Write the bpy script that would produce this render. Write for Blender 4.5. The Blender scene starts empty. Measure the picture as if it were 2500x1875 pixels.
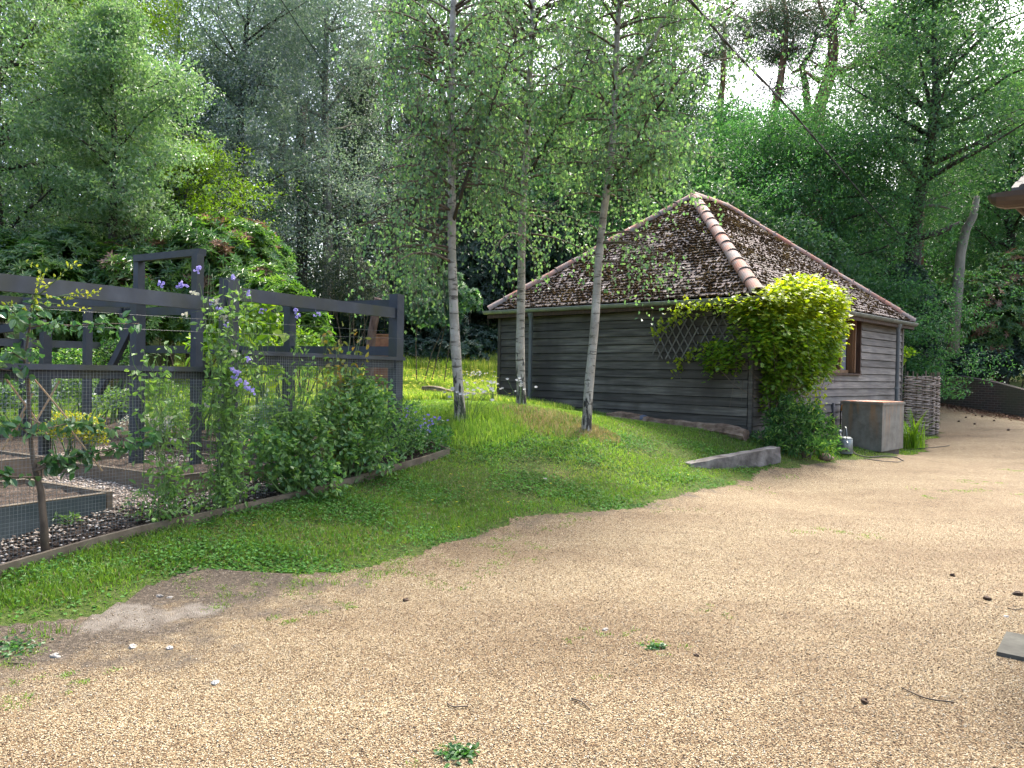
import bpy, math, random
import numpy as np
from mathutils import Vector, Matrix
R = np.random.RandomState(7)
random.seed(7)
scene = bpy.context.scene
COL = scene.collection
rad = math.radians

# ---------------------------------------------------------------- camera
EYE = Vector((0, 0, 1.55)); F = 1878.0
camd = bpy.data.cameras.new('camera'); cam = bpy.data.objects.new('camera', camd); COL.objects.link(cam)
camd.sensor_width = 36.0; camd.lens = F / 2500 * 36.0; camd.clip_end = 500; camd.clip_start = 0.05
CM = Matrix.Rotation(rad(90 - 0.84), 3, 'X') @ Matrix.Rotation(rad(1.06), 3, 'Z')
cam.matrix_world = Matrix.Translation(EYE) @ CM.to_4x4()
scene.camera = cam
# ---------------------------------------------------------------- sky and sun
SUN_AZ = (0.52, 0.85); SUN_EL = rad(57)
w = bpy.data.worlds.new("World"); scene.world = w; w.use_nodes = True
nt = w.node_tree
sky = nt.nodes.new('ShaderNodeTexSky'); sky.sky_type = 'NISHITA'; sky.sun_disc = False
sky.sun_elevation = SUN_EL; sky.sun_rotation = math.atan2(SUN_AZ[0], SUN_AZ[1])
sky.air_density = 1.0; sky.dust_density = 6.0; sky.ozone_density = 1.0; sky.altitude = 0
bg = nt.nodes['Background']; bg.inputs['Strength'].default_value = 0.15
nt.links.new(sky.outputs[0], bg.inputs['Color'])
sd = bpy.data.lights.new('sun', 'SUN'); sun = bpy.data.objects.new('sun', sd); COL.objects.link(sun)
sd.energy = 1.7; sd.angle = rad(11); sd.color = (1.0, 0.96, 0.89)
sv = Vector((SUN_AZ[0] * math.cos(SUN_EL), SUN_AZ[1] * math.cos(SUN_EL), math.sin(SUN_EL)))
sun.rotation_euler = sv.to_track_quat('Z', 'Y').to_euler()
sun.location = (20, 20, 40)
scene.view_settings.view_transform = 'Standard'; scene.view_settings.look = 'None'
scene.view_settings.exposure = 2.05; scene.view_settings.gamma = 1.0

# ---------------------------------------------------------------- pixel helpers (photo pixels, 2500 wide)
def ray(px, py):
    d = CM @ Vector(((px - 1250) / F, -(py - 937.5) / F, -1.0))
    return d / d.y
def P(px, py, Y):
    return EYE + ray(px, py) * Y
# ---------------------------------------------------------------- terrain
cps = []
def cp(px, py, Y): p = P(px, py, Y); cps.append((p.x, p.y, p.z))
for a in [(-8,-6,0),(0,-6,0),(8,-6,0),(-3,1.5,0),(0,2.5,0),(4,3,0),(8,4,.02),(0.3,5,.02),(3,7,.06),(6,9,.1),(-5,3,0),(12,8,.1),
          (3.87,12.2,.58),(8,21,.75),(3,22,1.2),(-4,24,1.5),(-10,22,1.8),(-14,30,3.2),(8,36,2.2),(20,36,1.8),(-4,14,.95),(-7,11,.6),(-5.5,7.5,.3),(-5.2,5,.08),
          (-4.2,9.0,.5),(-3,11.5,.75),(10,16,.3),(14,20,.4),(13,13,.15),(20,12,.2),(-12,6,.3),(-20,0,0),(20,0,0),(-30,30,4),(40,30,2.5),(0,60,6),(-40,60,8),(40,60,6),(0,-30,0),(-40,-30,0),(40,-30,0),
          (0,42,4),(6.2,14.2,.42),(5.0,11.9,.24)]: cps.append(a)
for a in [(0,1510,4.67),(520,1395,5.7),(850,1380,5.94),(1240,1290,7.26),(1500,1255,7.9),(1700,1200,9.2),(1870,1150,11.1),(2000,1130,12.6),(2152,1109,14.6),(2056,1091,15.1),
          (2270,1060,18),(2275,985,26),(2400,1004,24.5),(2500,1024,23),(2500,1200,10.2),(1122,1010,10.5),(1272,990,14.5),(1430,1055,10.7),(1220,985,16.4),(1322,990,15.5),
          (1417,1018,14.7),(1569,1034,13.7),(1750,1050,12.6),(1100,920,24),(1100,850,32),(1250,1180,8.7),(1450,1130,9.6),(1650,1098,11.0),(1000,1065,9.9),
          (0,1405,5.2),(600,1245,6.9),(1095,1118,9.4),(265,1255,6.3),(432,1220,7.2),(965,1105,9.1),(1905,1130,11.4),(1700,1142,10.6)]: cp(*a)
CP = np.array(cps)
def _phi(r): return np.where(r > 1e-9, r * r * np.log(r + 1e-12), 0.0)
_n = len(CP); _d = np.linalg.norm(CP[:, None, :2] - CP[None, :, :2], axis=2)
_A = np.zeros((_n + 3, _n + 3)); _A[:_n, :_n] = _phi(_d) + np.eye(_n) * 0.35
_A[:_n, _n] = 1; _A[:_n, _n+1:] = CP[:, :2]; _A[_n, :_n] = 1; _A[_n+1:, :_n] = CP[:, :2].T
_b = np.zeros(_n + 3); _b[:_n] = CP[:, 2]; _W = np.linalg.solve(_A, _b)
def H(x, y):
    x = np.atleast_1d(np.asarray(x, float)); y = np.atleast_1d(np.asarray(y, float)); out = np.empty(x.shape)
    xf = x.ravel(); yf = y.ravel(); o = np.empty(xf.shape)
    for s in range(0, len(xf), 20000):
        a = xf[s:s+20000]; b = yf[s:s+20000]
        r = np.hypot(a[:, None] - CP[None, :, 0], b[:, None] - CP[None, :, 1])
        o[s:s+20000] = _phi(r) @ _W[:_n] + _W[_n] + _W[_n+1] * a + _W[_n+2] * b
    o += 0.012 * np.sin(xf * 2.1 + 1) * np.sin(yf * 1.7) * np.clip((yf - 5) / 4, 0, 1)
    return o.reshape(x.shape)
# fast lookup on a cached grid
_gx = np.arange(-45, 45.01, .25); _gy = np.arange(-8, 66.01, .25)
_GX, _GY = np.meshgrid(_gx, _gy); _GZ = H(_GX, _GY)
def h(x, y):
    x = np.clip(np.asarray(x, float), -44.9, 44.9); y = np.clip(np.asarray(y, float), -7.9, 65.9)
    fx = (x + 45) / .25; fy = (y + 8) / .25; ix = np.floor(fx).astype(int); iy = np.floor(fy).astype(int); fx = fx - ix; fy = fy - iy
    return (_GZ[iy, ix] * (1-fx) * (1-fy) + _GZ[iy, ix+1] * fx * (1-fy) + _GZ[iy+1, ix] * (1-fx) * fy + _GZ[iy+1, ix+1] * fx * fy)
def hz(x, y): return float(h(x, y))
def G(px, py, ymax=60):
    d = ray(px, py); t = 1.5
    while t < ymax:
        p = EYE + d * t
        if p.z <= hz(p.x, p.y): break
        t += .04
    return Vector((p.x, p.y, hz(p.x, p.y)))
def drop(v, dz=0): return Vector((v.x, v.y, hz(v.x, v.y) + dz))

# ---------------------------------------------------------------- mesh helpers
def np_mesh(name, V, Fs, mat, parent=None, rnd=None, smooth=False, at2=None):
    me = bpy.data.meshes.new(name); V = np.asarray(V, np.float32).reshape(-1, 3)
    me.vertices.add(len(V)); me.vertices.foreach_set('co', V.ravel())
    Fs = [np.asarray(f, np.int32) for f in Fs if len(f)]
    nl = sum(f.size for f in Fs); nf = sum(len(f) for f in Fs)
    me.loops.add(nl); me.loops.foreach_set('vertex_index', np.concatenate([f.ravel() for f in Fs]))
    tot = np.concatenate([np.full(len(f), f.shape[1], np.int32) for f in Fs])
    me.polygons.add(nf); me.polygons.foreach_set('loop_start', np.concatenate([[0], np.cumsum(tot)[:-1]]).astype(np.int32))
    me.update(calc_edges=True)
    me.polygons.foreach_set('use_smooth', np.full(nf, bool(smooth)))
    if rnd is None: rnd = R.rand(nf)
    for nm, arr in (('rnd', rnd), ('aux', at2)):
        if arr is None: continue
        at = me.attributes.new(nm, 'FLOAT', 'FACE' if len(arr) == nf and len(arr) != len(V) else 'POINT'); at.data.foreach_set('value', np.asarray(arr, np.float32))
    if mat: me.materials.append(mat)
    o = bpy.data.objects.new(name, me); COL.objects.link(o)
    if parent: o.parent = parent
    return o
class MB:
    def __init__(s): s.v = []; s.f = {}; s.r = {}; s.n = 0
    def raw(s, V, Fa, r=None):
        V = np.asarray(V, float).reshape(-1, 3); Fa = np.asarray(Fa, int)
        if len(Fa) == 0: return
        k = Fa.shape[1]; s.f.setdefault(k, []).append(Fa + s.n); s.v.append(V); s.n += len(V)
        rr = np.full(len(Fa), R.rand() if r is None else r) if np.isscalar(r) or r is None else r
        s.r.setdefault(k, []).append(rr)
    def add2(s, V, Fl, r=None):
        base = s.n; V = np.asarray(V, float).reshape(-1, 3); s.v.append(V); s.n += len(V); q = R.rand() if r is None else r
        for Fa in Fl:
            Fa = np.asarray(Fa, int)
            if len(Fa): s.f.setdefault(Fa.shape[1], []).append(Fa + base); s.r.setdefault(Fa.shape[1], []).append(np.full(len(Fa), q))
    def frame(s, c, X, Y, Z, sx, sy, sz, r=None):
        c = np.array(c, float); X = np.array(X, float) * sx / 2; Y = np.array(Y, float) * sy / 2; Z = np.array(Z, float) * sz / 2
        V = [c + a*X + b*Y + d*Z for d in (-1, 1) for b in (-1, 1) for a in (-1, 1)]
        s.raw(V, [(0,2,3,1),(4,5,7,6),(0,1,5,4),(2,6,7,3),(0,4,6,2),(1,3,7,5)], r)
    def box(s, x0, x1, y0, y1, z0, z1, r=None):
        s.frame(((x0+x1)/2, (y0+y1)/2, (z0+z1)/2), (1,0,0), (0,1,0), (0,0,1), x1-x0, y1-y0, z1-z0, r)
    def beam(s, p0, p1, w_, h_, r=None, up=(0,0,1)):
        p0 = Vector(p0); p1 = Vector(p1); d = p1 - p0; L = d.length; d = d.normalized(); u = Vector(up)
        if abs(d.dot(u)) > .98: u = Vector((0.5026, 0.8645, 0))
        sd_ = d.cross(u).normalized(); u = sd_.cross(d).normalized()
        s.frame((p0 + p1) / 2, d, sd_, u, L, w_, h_, r)
    def tube(s, pts, rs, n=6, r=None, cap=True):
        pts = np.array([tuple(p) for p in pts], float); m = len(pts)
        rs = np.full(m, rs) if np.isscalar(rs) else np.asarray(rs, float)
        t = np.gradient(pts, axis=0); t /= (np.linalg.norm(t, axis=1)[:, None] + 1e-9)
        ref = np.array((0., 0., 1.)) if abs(t[0, 2]) < .9 else np.array((1., 0., 0.))
        a = np.cross(t, ref); a /= (np.linalg.norm(a, axis=1)[:, None] + 1e-9); b = np.cross(t, a)
        th = np.arange(n) * 2 * math.pi / n
        V = pts[:, None] + rs[:, None, None] * (a[:, None] * np.cos(th)[None, :, None] + b[:, None] * np.sin(th)[None, :, None])
        i = np.arange(m - 1)[:, None] * n; j = np.arange(n)[None]; k = (j + 1) % n
        Fq = np.stack([i + j, i + k, i + n + k, i + n + j], -1).reshape(-1, 4)
        q = R.rand() if r is None else r
        fl = [Fq]
        if cap: fl.append(np.array([list(range(n))[::-1], [(m-1)*n + x for x in range(n)]]))
        s.add2(V.reshape(-1, 3), fl, q)
    def blob(s, c, rx, ry, rz, n=7, m=5, rough=.15, r=None):
        th = np.arange(n) * 2 * math.pi / n; ph = np.linspace(0, math.pi, m + 2)[1:-1]
        V = []
        for p in ph:
            for t in th:
                k = 1 + R.uniform(-rough, rough); V.append((c[0] + rx*k*math.sin(p)*math.cos(t), c[1] + ry*k*math.sin(p)*math.sin(t), c[2] + rz*k*math.cos(p)))
        V.append((c[0], c[1], c[2] + rz)); V.append((c[0], c[1], c[2] - rz)); T = n*m; B = T + 1
        q = [(i*n+j, (i+1)*n+j, (i+1)*n+(j+1) % n, i*n+(j+1) % n) for i in range(m-1) for j in range(n)]
        t_ = [(T, j, (j+1) % n) for j in range(n)] + [(B, (m-1)*n+(j+1) % n, (m-1)*n+j) for j in range(n)]
        s.add2(V, [q, t_], r)
    def build(s, name, mat, parent=None, smooth=False):
        ks = sorted(s.f); V = np.concatenate(s.v)
        return np_mesh(name, V, [np.concatenate(s.f[k]) for k in ks], mat, parent, np.concatenate([np.concatenate(s.r[k]) for k in ks]), smooth)
def tag(o, label=None, cat=None, group=None, kind=None):
    if label: o['label'] = label
    if cat: o['category'] = cat
    if group: o['group'] = group
    if kind: o['kind'] = kind
    return o
def empty(name, loc=(0,0,0), rz=0):
    o = bpy.data.objects.new(name, None); COL.objects.link(o); o.location = loc; o.rotation_euler = (0, 0, rz); o.empty_display_size = .2; return o
def thing(name, label, cat, loc=(0,0,0), rz=0, group=None): return tag(empty(name, loc, rz), label, cat, group)
def unit(A): return A / (np.linalg.norm(A, axis=-1, keepdims=True) + 1e-9)
def rdir(n): return unit(R.normal(size=(n, 3)))
def leafgeo(Pp, D, N, L, W, shape='rhomb', fold=.12):
    """leaf blades at Pp growing along D, facing N -> V, F"""
    Pp = np.asarray(Pp, float); n = len(Pp); D = unit(np.asarray(D, float)); S = unit(np.cross(D, N)); N = unit(np.cross(S, D))
    L = np.broadcast_to(L, n)[:, None]; W = np.broadcast_to(W, n)[:, None]
    if shape == 'rhomb':
        V = np.stack([Pp, Pp + D*L*.42 + S*W/2 + N*L*fold, Pp + D*L, Pp + D*L*.42 - S*W/2 + N*L*fold], 1)
        F_ = np.arange(n)[:, None]*4 + np.array([0, 1, 2, 3])
        return V.reshape(-1, 3), F_
    if shape == 'leaf':
        V = np.stack([Pp, Pp + D*L*.3 + S*W*.45 + N*L*fold, Pp + D*L*.65 + S*W*.42 + N*L*fold*.8, Pp + D*L - N*L*.08, Pp + D*L*.65 - S*W*.42 + N*L*fold*.8, Pp + D*L*.3 - S*W*.45 + N*L*fold], 1)
        F_ = (np.arange(n)[:, None, None]*6 + np.array([[0, 1, 2, 3], [0, 3, 4, 5]])).reshape(-1, 4)
        return V.reshape(-1, 3), F_
    if shape == 'lobed':   # three-lobed hop / maple like leaf, 8 points
        q = [(0,0,0), (.28,.5,.1), (.42,.22,.03), (.72,.36,.06), (1,0,-.05), (.72,-.36,.06), (.42,-.22,.03), (.28,-.5,.1)]
        V = np.stack([Pp + D*L*a + S*W*b + N*L*c for a, b, c in q], 1)
        F_ = (np.arange(n)[:, None, None]*8 + np.array([[0, 1, 2, 4], [0, 4, 6, 7]])).reshape(-1, 4)
        F3 = (np.arange(n)[:, None, None]*8 + np.array([[2, 3, 4, 2], [4, 5, 6, 4]]))[:, :, :3].reshape(-1, 3)
        return V.reshape(-1, 3), (F_, F3)
def leaves(name, mat, parent, Pp, D, N, L, W, shape='rhomb', rnd=None, fold=.12):
    n = len(Pp)
    if n == 0: return None
    V, F_ = leafgeo(Pp, D, N, L, W, shape, fold)
    if rnd is None: rnd = R.rand(n)
    k = len(V) // n
    return np_mesh(name, V, list(F_) if isinstance(F_, tuple) else [F_], mat, parent, np.repeat(rnd, k))

# ---------------------------------------------------------------- materials
def c4(c): return (c[0], c[1], c[2], 1)
def newmat(name):
    m = bpy.data.materials.new(name); m.use_nodes = True; t = m.node_tree; return m, t, t.nodes['Principled BSDF'], t.nodes['Material Output']
def coords(t, stretch=(1,1,1), kind='Object', rot=(0,0,0)):
    tc = t.nodes.new('ShaderNodeTexCoord'); mp = t.nodes.new('ShaderNodeMapping'); mp.inputs['Scale'].default_value = stretch; mp.inputs['Rotation'].default_value = rot
    t.links.new(tc.outputs[kind], mp.inputs[0]); return mp.outputs[0]
def noise(t, co, scale, detail=4, rough=.55, dist=0):
    n = t.nodes.new('ShaderNodeTexNoise'); n.inputs['Scale'].default_value = scale; n.inputs['Detail'].default_value = detail; n.inputs['Roughness'].default_value = rough; n.inputs['Distortion'].default_value = dist
    t.links.new(co, n.inputs['Vector']); return n.outputs['Fac']
def ramp(t, fac, stops, interp='LINEAR'):
    r = t.nodes.new('ShaderNodeValToRGB'); r.color_ramp.interpolation = interp; e = r.color_ramp.elements
    while len(e) < len(stops): e.new(.5)
    for i, (p, c) in enumerate(stops): e[i].position = p; e[i].color = c4(c) if not np.isscalar(c) else (c, c, c, 1)
    t.links.new(fac, r.inputs[0]); return r.outputs[0]
def mix(t, fac, a, b, mode='MIX'):
    m = t.nodes.new('ShaderNodeMix'); m.data_type = 'RGBA'; m.blend_type = mode
    if np.isscalar(fac): m.inputs[0].default_value = fac
    else: t.links.new(fac, m.inputs[0])
    for s, v in ((6, a), (7, b)):
        if isinstance(v, tuple): m.inputs[s].default_value = c4(v)
        else: t.links.new(v, m.inputs[s])
    return m.outputs[2]
def attr(t, name='rnd'):
    a = t.nodes.new('ShaderNodeAttribute'); a.attribute_name = name; return a.outputs['Fac']
def bump(t, bs, hgt, strength=.3, dist=.02):
    b = t.nodes.new('ShaderNodeBump'); b.inputs['Strength'].default_value = strength; b.inputs['Distance'].default_value = dist
    t.links.new(hgt, b.inputs['Height']); t.links.new(b.outputs[0], bs.inputs['Normal'])
def leafmat(name, a, b, c=None, trans=.45, rough=.45, clump=1.2, spec=.6, tc=None):
    """a dark tone, b light tone, c third tone at the top of the random range"""
    m, t, bs, out = newmat(name); co = coords(t)
    f = attr(t); stops = [(0, a), (.6, b)] + ([(1, c)] if c else [])
    col = ramp(t, f, stops)
    n = ramp(t, noise(t, co, clump, 2), [(.3, (.75,)*3), (.7, (1.25,)*3)])
    col = mix(t, 1, col, n, 'MULTIPLY')
    t.links.new(col, bs.inputs['Base Color']); bs.inputs['Roughness'].default_value = rough; bs.inputs['Specular IOR Level'].default_value = spec
    tr = t.nodes.new('ShaderNodeBsdfTranslucent'); ms = t.nodes.new('ShaderNodeMixShader'); ms.inputs[0].default_value = trans
    tcol = mix(t, 1, col, tc or (1.35, 1.6, .7), 'MULTIPLY')
    t.links.new(tcol, tr.inputs[0]); t.links.new(bs.outputs[0], ms.inputs[1]); t.links.new(tr.outputs[0], ms.inputs[2]); t.links.new(ms.outputs[0], out.inputs[0])
    return m
def surf(name, stops, scale=5, stretch=(1,1,1), rough=.8, bstr=.3, bdist=.01, detail=5, vary=.25, metal=0, fine=None, kind='Object', spec=.3, stain=None):
    m, t, bs, out = newmat(name); co = coords(t, stretch, kind)
    n = noise(t, co, scale, detail, .6); col = ramp(t, n, stops)
    if vary: col = mix(t, 1, col, ramp(t, attr(t), [(0, (1-vary,)*3), (1, (1+vary,)*3)]), 'MULTIPLY')
    if stain:
        col = mix(t, ramp(t, noise(t, coords(t, stain[2]), stain[1], 3), [(.45, 0.), (.68, 1.)]), col, stain[0])
    t.links.new(col, bs.inputs['Base Color']); bs.inputs['Roughness'].default_value = rough; bs.inputs['Metallic'].default_value = metal; bs.inputs['Specular IOR Level'].default_value = spec
    if bstr: bump(t, bs, noise(t, co, fine or scale*3, 5, .65), bstr, bdist)
    return m
M = {}
M['bark'] = surf('dark_bark', [(.3,(.02,.018,.014)),(.7,(.09,.08,.065))], 6, (1,1,.3), .9, .6, .02)
M['grey_bark'] = surf('grey_bark', [(.3,(.09,.085,.07)),(.7,(.25,.235,.2))], 6, (1,1,.3), .9, .6, .02)
M['pine_bark'] = surf('pine_bark', [(.3,(.14,.065,.04)),(.7,(.36,.19,.12))], 5, (1,1,.4), .9, .6, .03)
M['shed_a'] = surf('shaded_weatherboard_wood', [(.28,(.04,.037,.031)),(.5,(.092,.085,.072)),(.72,(.165,.153,.13))], 3.0, (3,.5,7), .75, .35, .004, 7, .3, fine=14, stain=((.048,.042,.036), 1.1, (1,1,.4)))  # left wall boards, their shade put into the colour
M['shed_b'] = surf('lit_weatherboard_wood', [(.28,(.085,.074,.063)),(.5,(.155,.140,.122)),(.72,(.25,.228,.20))], 3.0, (.5,3,7), .75, .35, .004, 7, .28, fine=14, stain=((.11,.10,.10), 1.1, (1,1,.25)))  # same boards on the right wall, lighter: open skylight put into the colour
M['trim'] = surf('brown_timber', [(.3,(.035,.02,.013)),(.7,(.085,.05,.034))], 6, (4,4,.5), .7, .3, .004)
M['casement'] = surf('orange_timber', [(.3,(.16,.085,.04)),(.7,(.27,.155,.08))], 6, (4,4,.5), .55, .1, .002)
M['trellis'] = surf('trellis_wood', [(.3,(.09,.085,.078)),(.7,(.16,.152,.14))], 8, (1,1,1), .8, .2, .002)
M['tile'] = surf('clay_tile', [(.3,(.07,.05,.045)),(.5,(.135,.108,.10)),(.72,(.29,.26,.245))], 6, (1,1,1), .85, .5, .006, 6, .4, stain=((.07,.06,.045), 2.5, (1,1,1)))
M['hip'] = surf('hip_tile', [(.35,(.30,.125,.085)),(.5,(.34,.18,.13)),(.62,(.29,.22,.195))], 2.2, (1,1,1), .8, .3, .004, 6, .18, stain=((.20,.19,.18), 5, (1,1,1)))
M['mortar'] = surf('mortar', [(.3,(.05,.045,.04)),(.7,(.12,.11,.10))], 12)
M['moss'] = surf('roof_moss', [(.3,(.022,.015,.009)),(.55,(.042,.029,.015)),(.78,(.10,.07,.02))], 1.6, (1,1,1), 1, .8, .02, 5, .5, spec=0)
M['zinc'] = surf('zinc_gutter', [(.3,(.16,.18,.165)),(.7,(.28,.30,.28))], 4, (1,1,1), .45, .1, .002, metal=.35)
M['pipe'] = surf('grey_downpipe', [(.3,(.10,.112,.112)),(.7,(.15,.163,.165))], 5, (1,1,.3), .5, .1, .002)
M['under'] = surf('underlay_and_gap_shade', [(.3,(.012,.012,.014)),(.7,(.02,.02,.022))], 5)
M['fence'] = surf('blue_grey_fence_paint', [(.3,(.024,.030,.040)),(.6,(.042,.051,.064)),(.8,(.065,.076,.09))], 4, (1,1,1), .6, .3, .003, 6, .25, stain=((.035,.04,.026), 2.2, (1,1,.5)), spec=.4)
M['oldwood'] = surf('weathered_board', [(.3,(.085,.065,.045)),(.7,(.18,.15,.105))], 6, (1,1,1), .85, .4, .004)
M['bedgreen'] = surf('bed_side_board', [(.3,(.05,.07,.07)),(.7,(.09,.11,.11))], 4, (1,1,3), .7, .3, .004)
M['bedbrown'] = surf('bed_brown_board', [(.3,(.11,.085,.06)),(.7,(.22,.17,.12))], 5, (1,1,3), .8, .3, .004)
M['soil'] = surf('soil', [(.3,(.045,.034,.026)),(.55,(.095,.073,.057)),(.75,(.17,.14,.11))], 14, (1,1,1), 1, 1, .03, 8, .3, spec=.1)
M['wire'] = surf('galvanised_wire', [(.3,(.13,.15,.15)),(.7,(.22,.24,.24))], 5, rough=.5, bstr=0, metal=.3)
M['string'] = surf('pale_wire', [(.3,(.09,.10,.10)),(.7,(.15,.16,.16))], 5, rough=.5, bstr=0)
M['cane'] = surf('bamboo', [(.3,(.28,.19,.11)),(.7,(.45,.33,.20))], 8)
M['rustpost'] = surf('weathered_stake', [(.3,(.10,.06,.045)),(.7,(.25,.17,.13))], 7, (3,3,.4), .9, .7, .01)
M['log'] = surf('rotten_log', [(.3,(.07,.045,.03)),(.5,(.20,.14,.10)),(.75,(.36,.29,.22))], 6, (1,1,1), .95, .9, .03)
M['sleeper'] = surf('grey_sleeper', [(.3,(.045,.04,.034)),(.5,(.12,.11,.10)),(.75,(.23,.22,.20))], 5, (1,1,1), .9, .8, .012, 8)
M['concrete'] = surf('concrete', [(.3,(.07,.056,.042)),(.5,(.135,.113,.09)),(.7,(.205,.18,.15))], 4, rough=.95, bstr=.3, bdist=.004, detail=9)
M['slab'] = surf('paving_slab_stone', [(.3,(.065,.063,.052)),(.7,(.12,.118,.098))], 7, rough=.9, bstr=.5, bdist=.006)
M['willow'] = surf('willow_rod', [(.3,(.15,.12,.095)),(.7,(.36,.30,.25))], 9, (1,1,1), .85, .3, .004, vary=.35)
M['cable'] = surf('black_cable', [(.3,(.015,.016,.018)),(.7,(.03,.032,.035))], 5, rough=.5)
M['hose'] = surf('hose_rubber', [(.3,(.05,.04,.035)),(.7,(.10,.08,.07))], 5, rough=.5)
M['galv'] = surf('can_metal', [(.3,(.14,.16,.155)),(.7,(.27,.29,.28))], 7, rough=.42, bstr=.1, metal=.6)
M['plastic'] = surf('brown_gutter_plastic', [(.3,(.038,.025,.018)),(.7,(.05,.033,.024))], 2, rough=.28, bstr=0, spec=.5)
M['greytile'] = surf('concrete_roof_tile', [(.3,(.07,.067,.06)),(.7,(.14,.133,.122))], 14, rough=.9, bstr=.5, bdist=.004)
M['render'] = surf('house_render', [(.3,(.42,.38,.32)),(.7,(.55,.5,.44))], 8)
M['glass'] = surf('dark_glass', [(.3,(.01,.012,.014)),(.7,(.02,.022,.024))], 2, rough=.06, bstr=0, spec=.6)
M['curtain'] = surf('grey_blind', [(.3,(.10,.11,.13)),(.7,(.15,.16,.18))], 2)
M['terracotta'] = surf('terracotta_box', [(.3,(.16,.06,.04)),(.7,(.28,.13,.08))], 6)
M['orange'] = surf('brass_orange', [(.3,(.45,.16,.03)),(.7,(.6,.24,.05))], 6, rough=.4)
M['bluegrey'] = surf('slate_blue_ball', [(.3,(.04,.055,.085)),(.7,(.07,.09,.13))], 3, rough=.5)
M['white_stone'] = surf('white_flint', [(.3,(.20,.18,.155)),(.7,(.33,.31,.275))], 8, rough=.6, vary=.2)
M['pebble'] = surf('pebble', [(.3,(.22,.22,.21)),(.7,(.42,.42,.41))], 8, rough=.6)
M['cone'] = surf('cone_brown', [(.3,(.035,.022,.015)),(.7,(.08,.05,.03))], 12)
# tank: mottled grey zinc with rust runs from the rim
def tankmat(top):
    m, t, bs, out = newmat('tank_metal_lid' if top else 'tank_metal'); co = coords(t, (1,1,1) if top else (4,4,.5))
    base = ramp(t, noise(t, coords(t), 5, 6, .65), [(.3,(.085,.082,.068)),(.5,(.15,.148,.128)),(.75,(.22,.22,.195))] if not top else [(.3,(.26,.28,.27)),(.7,(.38,.40,.39))])
    rust = ramp(t, noise(t, co, 2.6 if top else 2.2, 6, .6), [(.40,0.),(.48,1.)] if top else [(.48,0.),(.66,.8)])
    if not top:
        tc = t.nodes.new('ShaderNodeTexCoord'); sp = t.nodes.new('ShaderNodeSeparateXYZ'); t.links.new(tc.outputs['Generated'], sp.inputs[0])
        g = ramp(t, sp.outputs[2], [(.3,.15),(.98,1.)]); rust = mix(t, 1, rust, g, 'MULTIPLY')
    col = mix(t, rust, base, (.40,.13,.05) if top else (.28,.15,.06)); t.links.new(col, bs.inputs['Base Color']); bs.inputs['Roughness'].default_value = .6; bs.inputs['Metallic'].default_value = .15
    bump(t, bs, noise(t, co, 9, 4), .2, .004); return m
M['tank'] = tankmat(False); M['tanktop'] = tankmat(True)
# birch bark
def birchmat():
    m, t, bs, out = newmat('birch_bark'); co = coords(t, (1.4,1.4,5.5)); cv = coords(t, (7,7,1.5))
    base = ramp(t, noise(t, coords(t), 5, 6, .65), [(.3,(.19,.165,.13)),(.5,(.33,.30,.25)),(.7,(.47,.44,.38))])
    lent = ramp(t, noise(t, co, 4.0, 5, .6), [(.56,0.),(.63,1.)])
    col = mix(t, lent, base, (.10,.085,.065))
    moss = ramp(t, noise(t, coords(t), 1.7, 3), [(.56,0.),(.7,.6)]); col = mix(t, moss, col, (.20,.21,.12))
    tc = t.nodes.new('ShaderNodeTexCoord'); sp = t.nodes.new('ShaderNodeSeparateXYZ'); t.links.new(tc.outputs['Object'], sp.inputs[0])
    hm = t.nodes.new('ShaderNodeMapRange'); t.links.new(sp.outputs[2], hm.inputs[0]); hm.inputs[1].default_value = .1; hm.inputs[2].default_value = 1.4; hm.inputs[3].default_value = .075; hm.inputs[4].default_value = -.16
    ad = t.nodes.new('ShaderNodeMath'); t.links.new(noise(t, cv, 3.2, 5, .65), ad.inputs[0]); t.links.new(hm.outputs[0], ad.inputs[1])
    fis = ramp(t, ad.outputs[0], [(.53,0.),(.59,1.)]); col = mix(t, fis, col, (.028,.024,.02))
    t.links.new(col, bs.inputs['Base Color']); bs.inputs['Roughness'].default_value = .7; bump(t, bs, ad.outputs[0], .6, .02); return m
M['birch'] = birchmat()
# brick
def brickmat():
    m, t, bs, out = newmat('old_brick'); co = coords(t, kind='UV'); b = t.nodes.new('ShaderNodeTexBrick'); t.links.new(co, b.inputs[0])
    b.inputs['Scale'].default_value = 1; b.inputs['Brick Width'].default_value = .225; b.inputs['Row Height'].default_value = .075; b.inputs['Mortar Size'].default_value = .006
    b.inputs['Color1'].default_value = (.12,.075,.06,1); b.inputs['Color2'].default_value = (.08,.06,.052,1); b.inputs['Mortar'].default_value = (.2,.185,.155,1)
    col = mix(t, ramp(t, noise(t, coords(t), 1.2, 5), [(.45,0.),(.65,.7)]), b.outputs[0], (.09,.095,.055))
    t.links.new(col, bs.inputs['Base Color']); bs.inputs['Roughness'].default_value = .95; bump(t, bs, b.outputs[1], -.4, .01); return m
M['brick'] = brickmat()
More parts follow.
